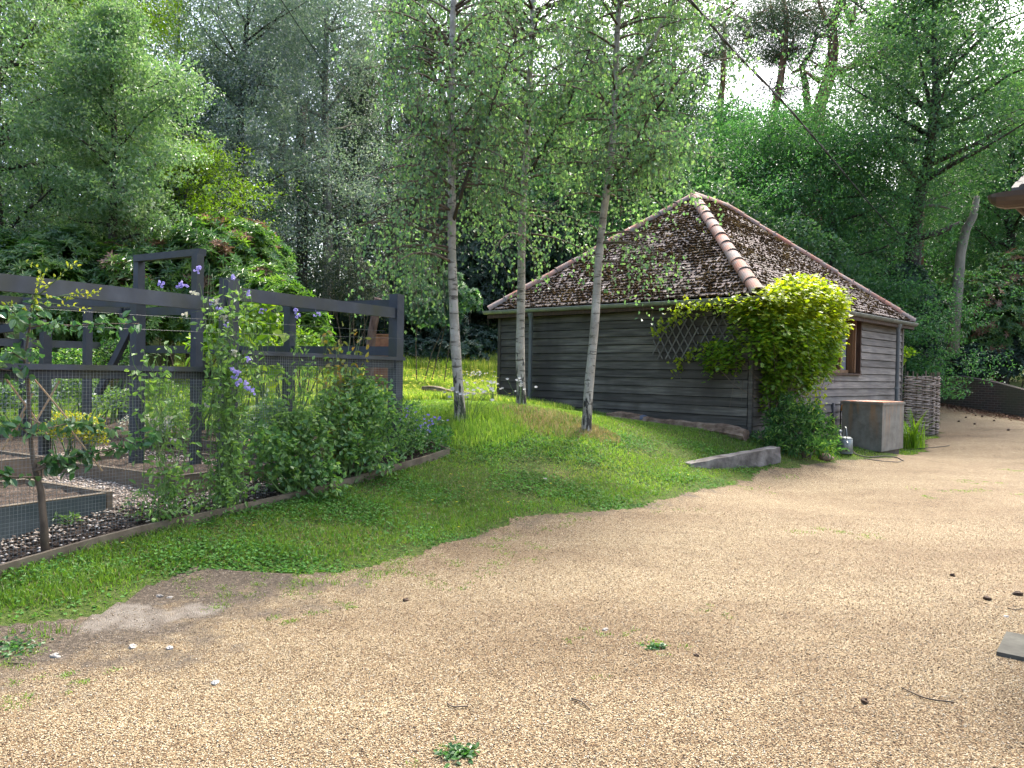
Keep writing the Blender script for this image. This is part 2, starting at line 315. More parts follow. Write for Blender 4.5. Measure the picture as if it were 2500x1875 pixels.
# gravel
def gravelmat(name='gravel', dirt=True):
    m, t, bs, out = newmat(name); co = coords(t)
    def vor(sc, feat='F1'):
        v = t.nodes.new('ShaderNodeTexVoronoi'); v.feature = feat; v.inputs['Scale'].default_value = sc; t.links.new(co, v.inputs['Vector']); return v
    v = vor(150); sep = t.nodes.new('ShaderNodeSeparateColor'); t.links.new(v.outputs['Color'], sep.inputs[0])
    col = ramp(t, sep.outputs[0], [(0,(.05,.04,.03)),(.14,(.15,.10,.055)),(.34,(.225,.155,.085)),(.58,(.30,.24,.145)),(.82,(.40,.345,.235)),(1,(.54,.49,.385))])
    gap = ramp(t, v.outputs['Distance'], [(.36,(1,1,1)),(.78,(.22,.17,.13))]); col = mix(t, 1, col, gap, 'MULTIPLY')
    big = ramp(t, noise(t, coords(t, (.5,1.3,1), rot=(0,0,-.55)), .75, 5, .6), [(.3,(.60,.55,.49)),(.45,(.80,.77,.72)),(.60,(.93,.93,.89)),(.75,(1.04,1.06,1.03))]); col = mix(t, 1, col, big, 'MULTIPLY')
    med = ramp(t, noise(t, co, 5, 4, .6), [(.3,(.87,.84,.80)),(.7,(1.08,1.07,1.05))]); col = mix(t, 1, col, med, 'MULTIPLY')
    if dirt:
        ad = t.nodes.new('ShaderNodeMath'); t.links.new(attr(t, 'rnd'), ad.inputs[0])
        nn = noise(t, co, 3.5, 7, .68); sub = t.nodes.new('ShaderNodeMath'); sub.operation = 'SUBTRACT'; t.links.new(nn, sub.inputs[0]); sub.inputs[1].default_value = .5
        mu = t.nodes.new('ShaderNodeMath'); mu.operation = 'MULTIPLY'; t.links.new(sub.outputs[0], mu.inputs[0]); mu.inputs[1].default_value = 2.4; t.links.new(mu.outputs[0], ad.inputs[1])
        dm = ramp(t, ad.outputs[0], [(.40,0.),(.95,.95)])
        dcol = ramp(t, noise(t, co, 40, 6, .75), [(.32,(.018,.014,.009)),(.50,(.06,.047,.034)),(.62,(.13,.105,.08)),(.78,(.30,.26,.21))])
        col = mix(t, dm, col, dcol)
        ad2 = t.nodes.new('ShaderNodeMath'); t.links.new(attr(t, 'aux'), ad2.inputs[0]); t.links.new(mu.outputs[0], ad2.inputs[1])
        cm = ramp(t, ad2.outputs[0], [(.45,0.),(.8,.85)]); col = mix(t, cm, col, ramp(t, noise(t, co, 9, 8, .7), [(.3,(.08,.066,.052)),(.5,(.155,.135,.11)),(.7,(.215,.195,.165))]))
    t.links.new(col, bs.inputs['Base Color']); bs.inputs['Roughness'].default_value = .85; bs.inputs['Specular IOR Level'].default_value = .25
    hh = ramp(t, v.outputs['Distance'], [(0,1.),(.9,0.)]); bump(t, bs, hh, .8, .006); return m
M['gravel'] = gravelmat()
def lawnmat():
    m, t, bs, out = newmat('lawn_ground'); co = coords(t)
    col = ramp(t, noise(t, co, 22, 7, .7), [(.3,(.022,.035,.010)),(.5,(.05,.075,.018)),(.72,(.11,.13,.04))])
    dry = ramp(t, noise(t, co, .9, 5, .6), [(.55,0.),(.72,.55)]); col = mix(t, dry, col, (.17,.14,.065))
    t.links.new(col, bs.inputs['Base Color']); bs.inputs['Roughness'].default_value = 1; bs.inputs['Specular IOR Level'].default_value = .1; bump(t, bs, noise(t, co, 40, 5), .8, .02); return m
M['lawn'] = lawnmat()
M['shingle'] = surf('shingle', [(.3,(.13,.10,.08)),(.5,(.26,.215,.17)),(.7,(.42,.37,.31))], 26, (1,1,1), .9, .9, .02, 6, .2)
# leaves
G_ = leafmat
M['grass'] = G_('grass_blade', (0.0837,0.163,0.0264), (0.16,0.283,0.0442), (0.29,0.368,0.0994), .5, .45, 1.0, tc=(1.3,1.35,.5))
M['meadow'] = G_('meadow_grass', (0.139,0.251,0.039), (0.252,0.396,0.0624), (0.529,0.528,0.218), .5, .6, .6, tc=(1.3,1.3,.5))
M['dry'] = G_('dry_grass', (0.165,0.143,0.056), (0.27,0.232,0.112), (0.375,0.33,0.208), .4, .7, 1.5, tc=(1.2,1.1,.7))
M['clover'] = G_('clover_leaf', (0.0419,0.124,0.0238), (0.0769,0.205,0.0396), (0.125,0.26,0.0693), .4, .65, 2.0, .2, tc=(1.2,1.3,.5))
M['birchleaf'] = G_('birch_leaf', (0.0716,0.148,0.0893), (0.133,0.233,0.125), (0.225,0.329,0.156), .5, .38, .8, .5, tc=(1.4,1.6,.75))
M['bright'] = G_('alder_leaf', (0.0794,0.151,0.0879), (0.135,0.226,0.119), (0.238,0.3,0.22), .45, .36, .5, .6)
M['yellowgreen'] = G_('hornbeam_leaf', (.07,.14,.010), (.12,.20,.012), (.18,.25,.02), .5, .45, .6)
M['silver'] = G_('willow_leaf', (0.0794,0.129,0.126), (0.135,0.188,0.188), (0.238,0.271,0.331), .4, .4, .5, .6)
M['midgreen'] = G_('oak_leaf', (0.0398,0.101,0.0502), (0.0714,0.156,0.0737), (0.127,0.218,0.1), .45, .42, .5)
M['beech'] = G_('beech_leaf', (0.0286,0.0936,0.0468), (0.0556,0.147,0.0602), (0.0952,0.218,0.0737), .45, .42, .6)
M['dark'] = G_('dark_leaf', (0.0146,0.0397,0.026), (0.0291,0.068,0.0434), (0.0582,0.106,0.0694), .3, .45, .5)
M['needle'] = G_('pine_needle', (0.039,0.0776,0.0504), (0.078,0.124,0.0756), (0.125,0.171,0.109), .3, .5, .5, tc=(1.2,1.3,.8))
M['yew'] = G_('cypress_foliage', (0.0312,0.0568,0.042), (0.0624,0.0972,0.0672), (0.125,0.154,0.109), .3, .55, .6, tc=(1.2,1.2,.7))
M['rhodo'] = G_('rhododendron_leaf', (0.0362,0.0979,0.0328), (0.0816,0.171,0.0546), (0.181,0.278,0.0955), .35, .28, .7, .6)
M['rhodoB'] = G_('rhododendron_bright_leaf', (.05,.12,.018), (.10,.20,.025), (.18,.28,.05), .45, .3, .7, .6)
M['rust'] = G_('spent_bloom', (.13,.085,.045), (.22,.14,.09), (.34,.24,.19), .35, .7, .8, tc=(1.2,1,.8))
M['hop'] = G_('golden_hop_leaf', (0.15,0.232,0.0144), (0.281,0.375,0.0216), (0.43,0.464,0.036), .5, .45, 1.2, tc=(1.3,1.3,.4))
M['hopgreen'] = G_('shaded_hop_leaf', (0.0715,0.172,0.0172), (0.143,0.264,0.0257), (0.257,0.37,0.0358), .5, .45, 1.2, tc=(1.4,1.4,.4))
M['pea'] = G_('sweet_pea_leaf', (0.0844,0.186,0.0528), (0.151,0.279,0.0792), (0.236,0.389,0.123), .45, .45, 2, tc=(1.4,1.4,.6))
M['cer'] = G_('honeywort_leaf', (0.0709,0.169,0.06), (0.121,0.254,0.084), (0.223,0.355,0.096), .45, .4, 2, tc=(1.3,1.4,.7))
M['apple'] = G_('apple_leaf', (0.0372,0.109,0.0422), (0.0743,0.163,0.0672), (0.149,0.233,0.125), .35, .3, 2, .6)
M['appletip'] = G_('apple_tip_leaf', (.20,.28,.03), (.32,.38,.05), (.45,.46,.10), .5, .4, 2, tc=(1.3,1.2,.5))
M['autumn'] = G_('yellowing_leaf', (.12,.17,.03), (.24,.26,.05), (.34,.22,.07), .5, .4, 2, tc=(1.3,1.2,.5))
M['shrub'] = G_('shrub_leaf', (0.027,0.0878,0.024), (0.054,0.142,0.04), (0.101,0.209,0.056), .4, .4, 2)
M['sword'] = G_('sword_leaf', (.07,.17,.014), (.13,.26,.02), (.22,.36,.05), .5, .35, 2, tc=(1.3,1.3,.4))
M['purple'] = G_('purple_petal', (0.112,0.096,0.4), (0.208,0.176,0.528), (0.304,0.256,0.592), .4, .6, 2, tc=(1,1,1.2))
M['lilac'] = G_('lilac_petal', (0.24,0.224,0.528), (0.352,0.304,0.608), (0.48,0.4,0.656), .4, .6, 2, tc=(1,1,1.1))
M['cream'] = G_('cream_petal', (0.367,0.379,0.275), (0.459,0.459,0.379), (0.52,0.514,0.478), .4, .6, 2, tc=(1,1,.9))
M['white'] = G_('white_petal', (0.428,0.428,0.416), (0.49,0.49,0.478), (0.526,0.526,0.52), .35, .6, 2, tc=(1,1,1))
M['yellow'] = G_('yellow_petal', (0.48,0.464,0.016), (0.6,0.56,0.024), (0.68,0.64,0.048), .4, .6, 2, tc=(1,1,.6))
M['litter'] = G_('leaf_litter', (.09,.045,.025), (.18,.09,.05), (.30,.2,.12), .1, .9, 2, tc=(1,1,1))
M['stem'] = surf('green_stem', [(.3,(.06,.12,.03)),(.7,(.12,.19,.06))], 8, rough=.6, bstr=0)
M['brownstem'] = surf('brown_stem', [(.3,(.06,.045,.032)),(.7,(.16,.125,.09))], 12, (1,1,.5), .8, .4, .004)

# ---------------------------------------------------------------- polygons on the ground
def inpoly(x, y, poly):
    x = np.asarray(x); y = np.asarray(y); ins = np.zeros(x.shape, bool); n = len(poly)
    for i in range(n):
        x1, y1 = poly[i]; x2, y2 = poly[(i+1) % n]
        c = ((y1 > y) != (y2 > y)); xi = (x2-x1)*(y-y1)/((y2-y1) if y2 != y1 else 1e-9) + x1
        ins ^= c & (x < xi)
    return ins
def dpoly(x, y, pts):
    d = np.full(np.shape(x), 1e9)
    for (x1, y1), (x2, y2) in zip(pts[:-1], pts[1:]):
        dx, dy = x2-x1, y2-y1; L = dx*dx+dy*dy+1e-12; t = np.clip(((x-x1)*dx+(y-y1)*dy)/L, 0, 1)
        d = np.minimum(d, np.hypot(x-x1-t*dx, y-y1-t*dy))
    return d
_edge_px = [(0,1518),(200,1500),(330,1448),(520,1400),(700,1400),(850,1395),(1000,1350),(1150,1318),(1240,1292),(1330,1262),(1520,1248),(1650,1220),(1760,1185),(1870,1155),(1960,1142),(2060,1128),(2160,1120),(2230,1112)]
edge = [tuple(G(a, b)[:2]) for a, b in _edge_px]
far_px = [(2262,1085),(2290,1062),(2285,1020),(2278,988)]
far = [tuple(G(a, b)[:2]) for a, b in far_px]
wall_base = [tuple(P(a, b, c)[:2]) for a, b, c in ((2150,975,28.2),(2215,980,27.3),(2275,986,26.4),(2340,995,25.5),(2420,1008,24.4),(2500,1024,23.3))]+[(16.6, 19.5), (17.5, 16)]
DRIVE = [(-12, -6), (-12, 3.2), (-5.2, 4.3)] + edge + far + [tuple(wall_base[1])] + wall_base[2:] + [(30, 15), (30, -6)]
def wob(x, y, s=1.0): return .5*np.sin(x*5.1*s+1.3*np.sin(y*3.7*s))+.3*np.sin(y*9.3*s+2*np.sin(x*6.1*s))+.2*np.sin((x+y)*17*s)
def in_drive(x, y, k=.10):
    a = wob(x, y)+.9*np.sin(x*2.3+y*1.1); b = wob(y+3, x+7)
    return inpoly(x + a*k, y + b*k, DRIVE)
def axis(segs):
    out = [segs[0][0]]
    for a, b, st in segs: out += list(np.arange(a + st, b + 1e-6, st))
    return np.array(out)
def grid(xs, ys, zoff, keep, name, mat, label_kind='structure', attrf=None, auxf=None):
    X, Y = np.meshgrid(xs, ys); Z = h(X, Y) + (zoff(X, Y) if callable(zoff) else zoff); nx = len(xs); ny = len(ys)
    i = (np.arange(ny-1)[:, None]*nx + np.arange(nx-1)[None]).ravel()
    Fq = np.stack([i, i+1, i+nx+1, i+nx], 1); cx = X.ravel()[Fq].mean(1); cy = Y.ravel()[Fq].mean(1)
    if keep is not None: Fq = Fq[keep(cx, cy)]
    V = np.stack([X.ravel(), Y.ravel(), Z.ravel()], 1); at = attrf(X.ravel(), Y.ravel()) if attrf else None; ax = auxf(X.ravel(), Y.ravel()) if auxf else None
    if keep is not None:
        used = np.unique(Fq); mp = np.full(len(V), -1); mp[used] = np.arange(len(used)); V = V[used]; Fq = mp[Fq]
        if at is not None: at = at[used]
        if ax is not None: ax = ax[used]
    o = np_mesh(name, V, [Fq], mat, None, at if at is not None else np.zeros(len(V)), True, ax); tag(o, kind=label_kind); return o
ground = grid(axis([(-44, -12, 1), (-12, 14, .2), (14, 44, 1)]), axis([(-7, 2, .5), (2, 30, .2), (30, 65, 1)]), 0.0, None, 'ground', M['lawn'])
def dirt_at(x, y):
    d = dpoly(x, y, edge); a = np.clip(1.0 - d/.35, 0, 1)*.55*(y < 13)
    # earthy zone at the near left corner of the drive
    e1 = np.clip(1.25 - dpoly(x, y, edge[:6])/1.5, 0, 1); a = np.maximum(a, e1 * np.clip((-0.6 - x)/1.2, 0, 1)*1.05)
    a = np.maximum(a, np.clip(1-dpoly(x, y, wall_base)/1.3, 0, 1)*.9)
    return a
cg = G(345, 1510)
def conc_at(x, y):
    dx = x-cg.x; dy = y-cg.y; a = .45; u = (dx*math.cos(a)+dy*math.sin(a))/.52; v = (-dx*math.sin(a)+dy*math.cos(a))/.24
    return np.clip(1.35-np.hypot(u, v), 0, 1)
drive = grid(axis([(-12, -5, .5), (-5, 8, .05), (8, 14, .1), (14, 30, .5)]), axis([(-6, 2, .5), (2, 14, .05), (14, 28, .15)]), .006, lambda x, y: in_drive(x, y), 'driveway', M['gravel'], attrf=dirt_at, auxf=conc_at)

# ---------------------------------------------------------------- garden frame of reference
U = Vector((.5026, .8645, 0)); Vv = Vector((-.8645, .5026, 0))
A0 = Vector((-3.56, 5.35, 0)); C0 = Vector((-1.38, 9.10, 0)); FL = (C0 - A0).length
def gp(s, v=0, z=None):
    p = A0 + U*s + Vv*v; return Vector((p.x, p.y, hz(p.x, p.y) if z is None else z))
EDG = [Vector((-4.2, 4.02, 0)), P(0,1405,5.2), P(600,1245,6.9), P(1095,1116,9.4)]
garden_poly = [(-4.3, 4.1)] + [(p.x, p.y) for p in EDG[1:]] + [tuple((EDG[3] + Vv*.9)[:2]), tuple(gp(FL+.1, .0)[:2]), tuple(gp(FL+.1, 6)[:2]), tuple(gp(-2.5, 6)[:2])]
grid(np.arange(-9, 0, .1), np.arange(3, 13, .1), lambda x, y: .012 + .012*R.rand(*x.shape), lambda x, y: inpoly(x, y, garden_poly), 'garden_soil', M['soil'])
shingle_poly = [tuple(gp(-2.5, .45)[:2]), tuple(gp(2.6, .40)[:2]), tuple(gp(2.6, 3.4)[:2]), tuple(gp(-2.5, 3.4)[:2])]
grid(np.arange(-9, 0, .08), np.arange(3, 13, .08), .034, lambda x, y: inpoly(x + .06*wob(x, y), y + .06*wob(y, x), shingle_poly), 'garden_path', M['shingle'])

# loose flint on the path, loose stones on the drive, white stones
def stones(name, pts, size, mat, label, cat, parent=None, flat=.6):
    n = len(pts); sz = size * R.uniform(.6, 1.3, n); base = np.array([(1,0,0),(0,1,0),(-1,0,0),(0,-1,0),(0,0,1),(0,0,-1)], float)
    V = base[None] * R.uniform(.6, 1.2, (n, 6, 3)) * sz[:, None, None]; V[..., 2] *= flat
    th = R.rand(n)*6.28; c, s = np.cos(th), np.sin(th); x = V[..., 0]*c[:, None]-V[..., 1]*s[:, None]; y = V[..., 0]*s[:, None]+V[..., 1]*c[:, None]; V[..., 0] = x; V[..., 1] = y
    V += pts[:, None]; F_ = np.array([(0,1,4),(1,2,4),(2,3,4),(3,0,4),(1,0,5),(2,1,5),(3,2,5),(0,3,5)])
    Fa = (np.arange(n)[:, None, None]*6 + F_).reshape(-1, 3)
    o = np_mesh(name, V.reshape(-1, 3), [Fa], mat, parent, np.repeat(R.rand(n), 6), True)
    if label: tag(o, label, cat, kind='stuff')
    return o
def stonemat():
    m, t, bs, out = newmat('gravel_stone'); col = ramp(t, attr(t), [(0,(.05,.042,.034)),(.15,(.16,.105,.058)),(.4,(.25,.18,.10)),(.7,(.35,.285,.18)),(1,(.54,.49,.39))]); t.links.new(col, bs.inputs['Base Color']); bs.inputs['Roughness'].default_value = .8; bs.inputs['Specular IOR Level'].default_value = .25; return m
M['stone'] = stonemat()
def flintmat():
    m, t, bs, out = newmat('flint_chip'); col = ramp(t, attr(t), [(0,(.14,.10,.07)),(.35,(.32,.25,.19)),(.7,(.48,.41,.33)),(1,(.62,.57,.50))]); t.links.new(col, bs.inputs['Base Color']); bs.inputs['Roughness'].default_value = .7; return m
M['flint'] = flintmat()
n = 80000
yy = 2.4 + (R.rand(n)**1.5)*6.0; xx = R.uniform(-1, 1, n)*(yy*.70+.2); k = in_drive(xx, yy, .10) & (R.rand(n) > dirt_at(xx, yy)*.55); xx, yy = xx[k], yy[k]
stones('gravel_stones', np.stack([xx, yy, h(xx, yy)+.008], 1), .0046, M['stone'], 'loose golden gravel stones covering the near drive', 'gravel', flat=.55)
n = 16000
s_ = R.uniform(-2.4, 2.9, n); v_ = R.uniform(-.1, 3.4, n); pp = np.array(A0)[None] + np.array(U)[None]*s_[:, None] + np.array(Vv)[None]*v_[:, None]
k = R.rand(n) < np.clip((v_+.1)/.35, .25, 1); pp = pp[k]; pp[:, 2] = h(pp[:, 0], pp[:, 1]) + .042
stones('path_flint', pp, .017, M['flint'], 'pale flint chippings scattered over the path between the raised beds', 'gravel', flat=.5)
n = 5000
s_ = R.uniform(-1.5, 7, n); v_ = R.uniform(-.22, .4, n); pp = np.array(A0)[None] + np.array(U)[None]*s_[:, None] + np.array(Vv)[None]*v_[:, None]
pp = pp[inpoly(pp[:, 0], pp[:, 1], garden_poly)]; pp[:, 2] = h(pp[:, 0], pp[:, 1]) + .03
stones('soil_clods', pp, .02, M['soil'], 'dark crumbly soil clods behind the timber edging', 'soil', flat=.7)

# ---------------------------------------------------------------- grass
def in_garden(x, y): return inpoly(x, y, garden_poly)
SH_O = Vector((3.87, 12.45, .60)); SH_R = math.atan2(.715, .70)
ca, sa = math.cos(SH_R), math.sin(SH_R)
def sl(x, y, z): return Vector((SH_O.x + ca*x - sa*y, SH_O.y + sa*x + ca*y, SH_O.z + z))
SX, SY = 7.13, 5.8
def in_shed(x, y):
    dx = x-SH_O.x; dy = y-SH_O.y; lx = dx*ca+dy*sa; ly = -dx*sa+dy*ca; return (lx > -.02) & (lx < SX+.02) & (ly > -.02) & (ly < SY+.02)
def pat(x, y, s=1.): return .5 + .25*np.sin(x*1.3*s+1.7*np.sin(y*.9*s)) + .25*np.sin(y*1.9*s+1.1*np.sin(x*1.5*s+2))
def blades(name, x, y, hgt, wid, mat, label, cat, lean=.5, parent=None, z=None, rnd=None, kind='stuff'):
    n = len(x); z = h(x, y) if z is None else z; th = R.rand(n)*6.283; ln = R.rand(n)*lean*hgt; dx, dy = np.cos(th), np.sin(th); a2 = R.rand(n)*6.283; sx, sy = np.cos(a2)*wid/2, np.sin(a2)*wid/2
    b = np.stack([x, y, z-.005], 1); s3 = np.stack([sx, sy, 0*sx], 1); d = np.stack([dx*ln, dy*ln, 0*dx], 1); up = np.stack([0*x, 0*x, hgt], 1)
    V = np.stack([b-s3, b+s3, b+s3*.75+d*.35+up*.6, b-s3*.75+d*.35+up*.6, b+d+up*R.uniform(.8, 1, n)[:, None]], 1)
    i = np.arange(n)[:, None]*5
    r = R.rand(n) if rnd is None else rnd
    o = np_mesh(name, V.reshape(-1, 3), [i+np.array([[0, 1, 2, 3]]), i+np.array([[3, 2, 4]])], mat, parent, np.repeat(r, 5))
    if label: tag(o, label, cat, kind=kind)
    return o
# near lawn
n = 560000
u = R.rand(n); yy = 4.3 + u**1.15*13; xx = R.uniform(-1, 1, n)*(yy*.69+.3)
d_edge = dpoly(xx, yy, edge); ind = in_drive(xx, yy, .10); pe = np.clip(.75 - d_edge/(.10+.45*pat(xx, yy, 3.1)**2), 0, 1)*(pat(yy+2, xx, 2.3) > .35); ok = (~ind | (R.rand(n) < pe*.7)) & ~in_garden(xx, yy) & ~in_shed(xx, yy)
ok &= (R.rand(n) < np.clip(d_edge/.35+.18, 0, 1)) & ~((xx < -3.0) & (yy < 4.6) & (R.rand(n) < .5))
bald = np.zeros(n)
for bx, by, br in [(G(930,1185),0,.35),(G(1310,1140),0,.42),(G(1270,1140),0,.22),(G(1440,1140),0,.16),(G(1650,1100),0,.28),(G(1560,1090),0,.35),(G(1280,1200),0,.25),(G(600,1285),0,.12)]:
    bald = np.maximum(bald, np.clip(1.1 - np.hypot(xx-bx.x, (yy-bx.y)*.75)/br, 0, .72))
ok &= R.rand(n) > bald*.75; ok0 = ok; xx, yy = xx[ok], yy[ok]; bald = bald[ok]
pt = pat(xx, yy, 1.4); p2 = pat(xx*1.3+3, yy*1.7, 4.5); nearb = np.clip((8.2-yy)/1.5, 0, 1); hg = (.018 + .032*R.rand(len(xx)))*(.55+.7*pt+.7*p2*(.4+nearb))*(1-.5*bald)*np.clip(d_edge[ok0]/.3, .35, 1)
isdry = R.rand(len(xx)) < (.07 + .5*bald + .12*(pt < .3)); 
blades('lawn_grass', xx[~isdry], yy[~isdry], hg[~isdry], .0055 + yy[~isdry]*.00035, M['grass'], 'short green grass of the lawn between garden, drive and shed', 'grass', .9, rnd=np.clip(R.rand((~isdry).sum())*.55 + .30*pat(xx[~isdry]+9, yy[~isdry], 2.6) + .40*(yy[~isdry] > 9) * pat(xx[~isdry], yy[~isdry], .8) - .12, 0, 1))
blades('dry_grass', xx[isdry], yy[isdry], hg[isdry]*.8, .006 + yy[isdry]*.0003, M['dry'], 'straw coloured dead grass in thin patches of the lawn', 'grass', 1.4)
# clover and creeping leaves
n = 190000
yy = 4.6 + R.rand(n)*7; xx = R.uniform(-1, 1, n)*(yy*.68); ok = ~in_drive(xx, yy, .05) & ~in_garden(xx, yy) & ~in_shed(xx, yy); ok &= R.rand(n) < np.clip(2.2*(pat(xx+5, yy*1.3, 1.9)-.35), .10, 1); xx, yy = xx[ok], yy[ok]
Pp = np.stack([xx, yy, h(xx, yy) + R.uniform(.008, .05, len(xx))*np.clip(dpoly(xx, yy, edge)/.3, .2, 1)], 1); D = rdir(len(xx)); D[:, 2] *= .3; N = rdir(len(xx))*.5 + np.array([0, 0, 1.])
o = leaves('clover', M['clover'], None, Pp, D, N, R.uniform(.018, .04, len(xx)), .024, 'rhomb'); tag(o, 'dark green clover and weeds creeping through the lawn', 'clover', kind='stuff')
# meadow
n = 200000
yy = 13.5 + R.rand(n)**1.2*24; xx = R.uniform(-.45, .08, n)*yy*1.0 - .0*yy
ok = ~in_shed(xx, yy) & ~in_garden(xx, yy); path = np.abs(yy - (23.0 + .25*(xx+3))) < 1.1; ok &= ~(path & (R.rand(n) < .75)); xx, yy = xx[ok], yy[ok]
hg = np.where(yy > 25, .42, .16)*R.uniform(.4, 1.25, len(xx)); blades('meadow_grass', xx, yy, hg, .012+.0005*yy, M['meadow'], 'tall sunlit meadow grass beyond the birches and the shed', 'grass', .45)
n = 9000; yy = R.uniform(11.2, 16, n); xx = R.normal(0, 1, n)*.9 + (yy-10)*.05 - .3; 
# longer tuft around the birch bases
def tuft(cx, cy, r, n, hg, mat, name, label, cat, wid=.008, lean=.5, kind='stuff', rnd=None):
    a = R.rand(n)*6.28; q = np.sqrt(R.rand(n))*r; x = cx+np.cos(a)*q; y = cy+np.sin(a)*q
    return blades(name, x, y, hg*R.uniform(.4, 1.15, n)*(1-.4*q/r), wid, mat, label, cat, lean, rnd=rnd, kind=kind)
b1 = G(1125, 1020); b2 = G(1272, 992); b3 = G(1430, 1056)
tuft(b1.x+.1, b1.y-.1, .8, 5000, .17, M['grass'], 'long_grass', 'long uncut grass round the foot of the leftmost birch', 'grass')
tuft(b1.x+1.1, b1.y+1.0, 1.3, 5000, .10, M['grass'], 'long_grass', 'ankle high grass on the bank between left birch and middle birch', 'grass')
tuft(b3.x-.55, b3.y+.25, .75, 3000, .14, M['dry'], 'straw_grass', 'straw coloured long grass left of the leaning birch', 'grass')
tuft(b3.x+.15, b3.y, .35, 1500, .13, M['dry'], 'straw_grass', 'ring of dead grass at the foot of the leaning birch', 'grass')
n = 10000; t_ = .42+.58*R.rand(n); lx = -R.rand(n)*.55-.03; ly = t_*5.9; x = SH_O.x+ca*lx-sa*ly; y = SH_O.y+sa*lx+ca*ly
blades('wall_grass', x, y, R.uniform(.05, .17, n)*(.6+.6*pat(x*3, y*3)), .009, M['grass'], 'ragged grass along the foot of the dark boarded wall', 'grass')
# tufts of weed on the drive
weed_px = [(560,1450,.22,900),(650,1440,.25,900),(760,1425,.25,900),(870,1405,.25,900),(970,1390,.25,800),(1080,1370,.3,900),(1180,1350,.3,900),(1240,1325,.2,500),(100,1560,.12,200),(1400,1275,.2,400),(1600,1240,.25,400),(1800,1185,.3,500),(690,1520,.10,350),(760,1505,.08,150),(850,1480,.09,250),(1500,1555,.10,220),(1600,1580,.12,260),(1400,1568,.05,60),(1460,1655,.05,50),(1740,1500,.10,120),(2320,1200,.35,900),(2380,1180,.25,600),(2260,1215,.12,250),(2030,1300,.25,450),(2100,1310,.15,220),(1120,1852,.09,260),(150,1675,.13,500),(20,1620,.18,900),(60,1720,.12,300),(2490,1150,.2,500),(1100,1440,.1,160),(930,1410,.2,600),(1180,1400,.12,200),(1330,1300,.1,100)]
wx, wy, wh = [], [], []
for px, py, r, n in weed_px:
    g = G(px, py); n = int(n*.7); cxs = R.normal(size=(7, 2))*r*.55; ci = R.randint(0, 7, n); a = R.rand(n)*6.28; q = R.rand(n)*r*.4; wx.append(g.x+cxs[ci, 0]*1.4+np.cos(a)*q); wy.append(g.y+cxs[ci, 1]+np.sin(a)*q); wh.append(R.uniform(.008, .03, n))
wx = np.concatenate(wx); wy = np.concatenate(wy); wh = np.concatenate(wh)
blades('drive_weeds', wx, wy, wh, .006, M['grass'], 'small tufts of grass and weed pushing up through the gravel drive', 'grass', 1.2)
for i, (px, py, r, n, lab) in enumerate([(1120,1852,.07,110,'low leafy weed at the bottom edge of the gravel'),(30,1590,.14,160,'leafy weeds at the far left edge of the drive'),(1600,1585,.05,50,'tiny leafy weed in the middle of the drive')]):
    g = G(px, py); q = R.normal(size=(n, 3))*r*.5; q[:, 2] = np.abs(q[:, 2])*.25+.01; D = rdir(n); D[:, 2] *= .3; N = rdir(n)*.5+np.array([0, 0, 1.])
    o = leaves('weed', M['shrub'], None, q, D, N, .03, .018, 'leaf'); o.location = g; tag(o, lab, 'weed')
# fallen litter along the brick wall, meadow flowers, lawn flowers
n = 5000; t_ = R.rand(n)*(len(wall_base)-1.001); i_ = t_.astype(int); f_ = t_-i_; wb = np.array(wall_base); bx = wb[i_]*(1-f_)[:, None]+wb[i_+1]*f_[:, None]; off = np.abs(R.normal(size=n))*.8
x = bx[:, 0]-off*.5; y = bx[:, 1]-off*.85; Pp = np.stack([x, y, h(x, y)+.02], 1); D = rdir(n); D[:, 2] *= .2
o = leaves('leaf_litter', M['litter'], None, Pp, D, rdir(n)*.4+np.array([0, 0, 1.]), .08, .05); tag(o, 'brown fallen leaves along the foot of the brick wall', 'leaf litter', kind='stuff')
def dots(name, mat, x, y, z, size, label, cat, per=5):
    n = len(x); Pp = np.repeat(np.stack([x, y, z], 1), per, 0); a = np.tile(np.arange(per)*6.283/per, n)+np.repeat(R.rand(n), per)*6; D = np.stack([np.cos(a), np.sin(a), .25+0*a], 1)
    N = np.tile(np.array([[0, -.5, 1.]]), (n*per, 1)); o = leaves(name, mat, None, Pp, D, N, size, size*.7); tag(o, label, cat, kind='stuff'); return o
n = 500; yy = R.uniform(15, 31, n); xx = R.uniform(-.2, .0, n)*yy; dots('meadow_flowers', M['yellow'], xx, yy, h(xx, yy)+R.uniform(.15, .5, n), .035, 'yellow flowers dotted through the tall meadow', 'flowers')
xx, yy = np.array([tuple(G(a, b)[:2]) for a, b in [(300,1345),(1130,1200),(1115,1240),(1240,1238),(1320,1130),(1190,1210),(1055,1235),(1660,1165),(1680,1170),(1100,1170),(620,1300),(1345,1194),(1120,1300)]]).T
dots('buttercups', M['yellow'], xx, yy, h(xx, yy)+.05, .016, 'few yellow buttercups in the lawn', 'flowers')

# ================================================================ SHED
shed = thing('shed', 'dark weatherboarded shed with a mossy hipped clay tile roof', 'shed', SH_O, SH_R)
EZ = 2.27; OV = .17; RISE = 2.52; HS = SY/2 + OV; PA = math.atan2(RISE, HS)
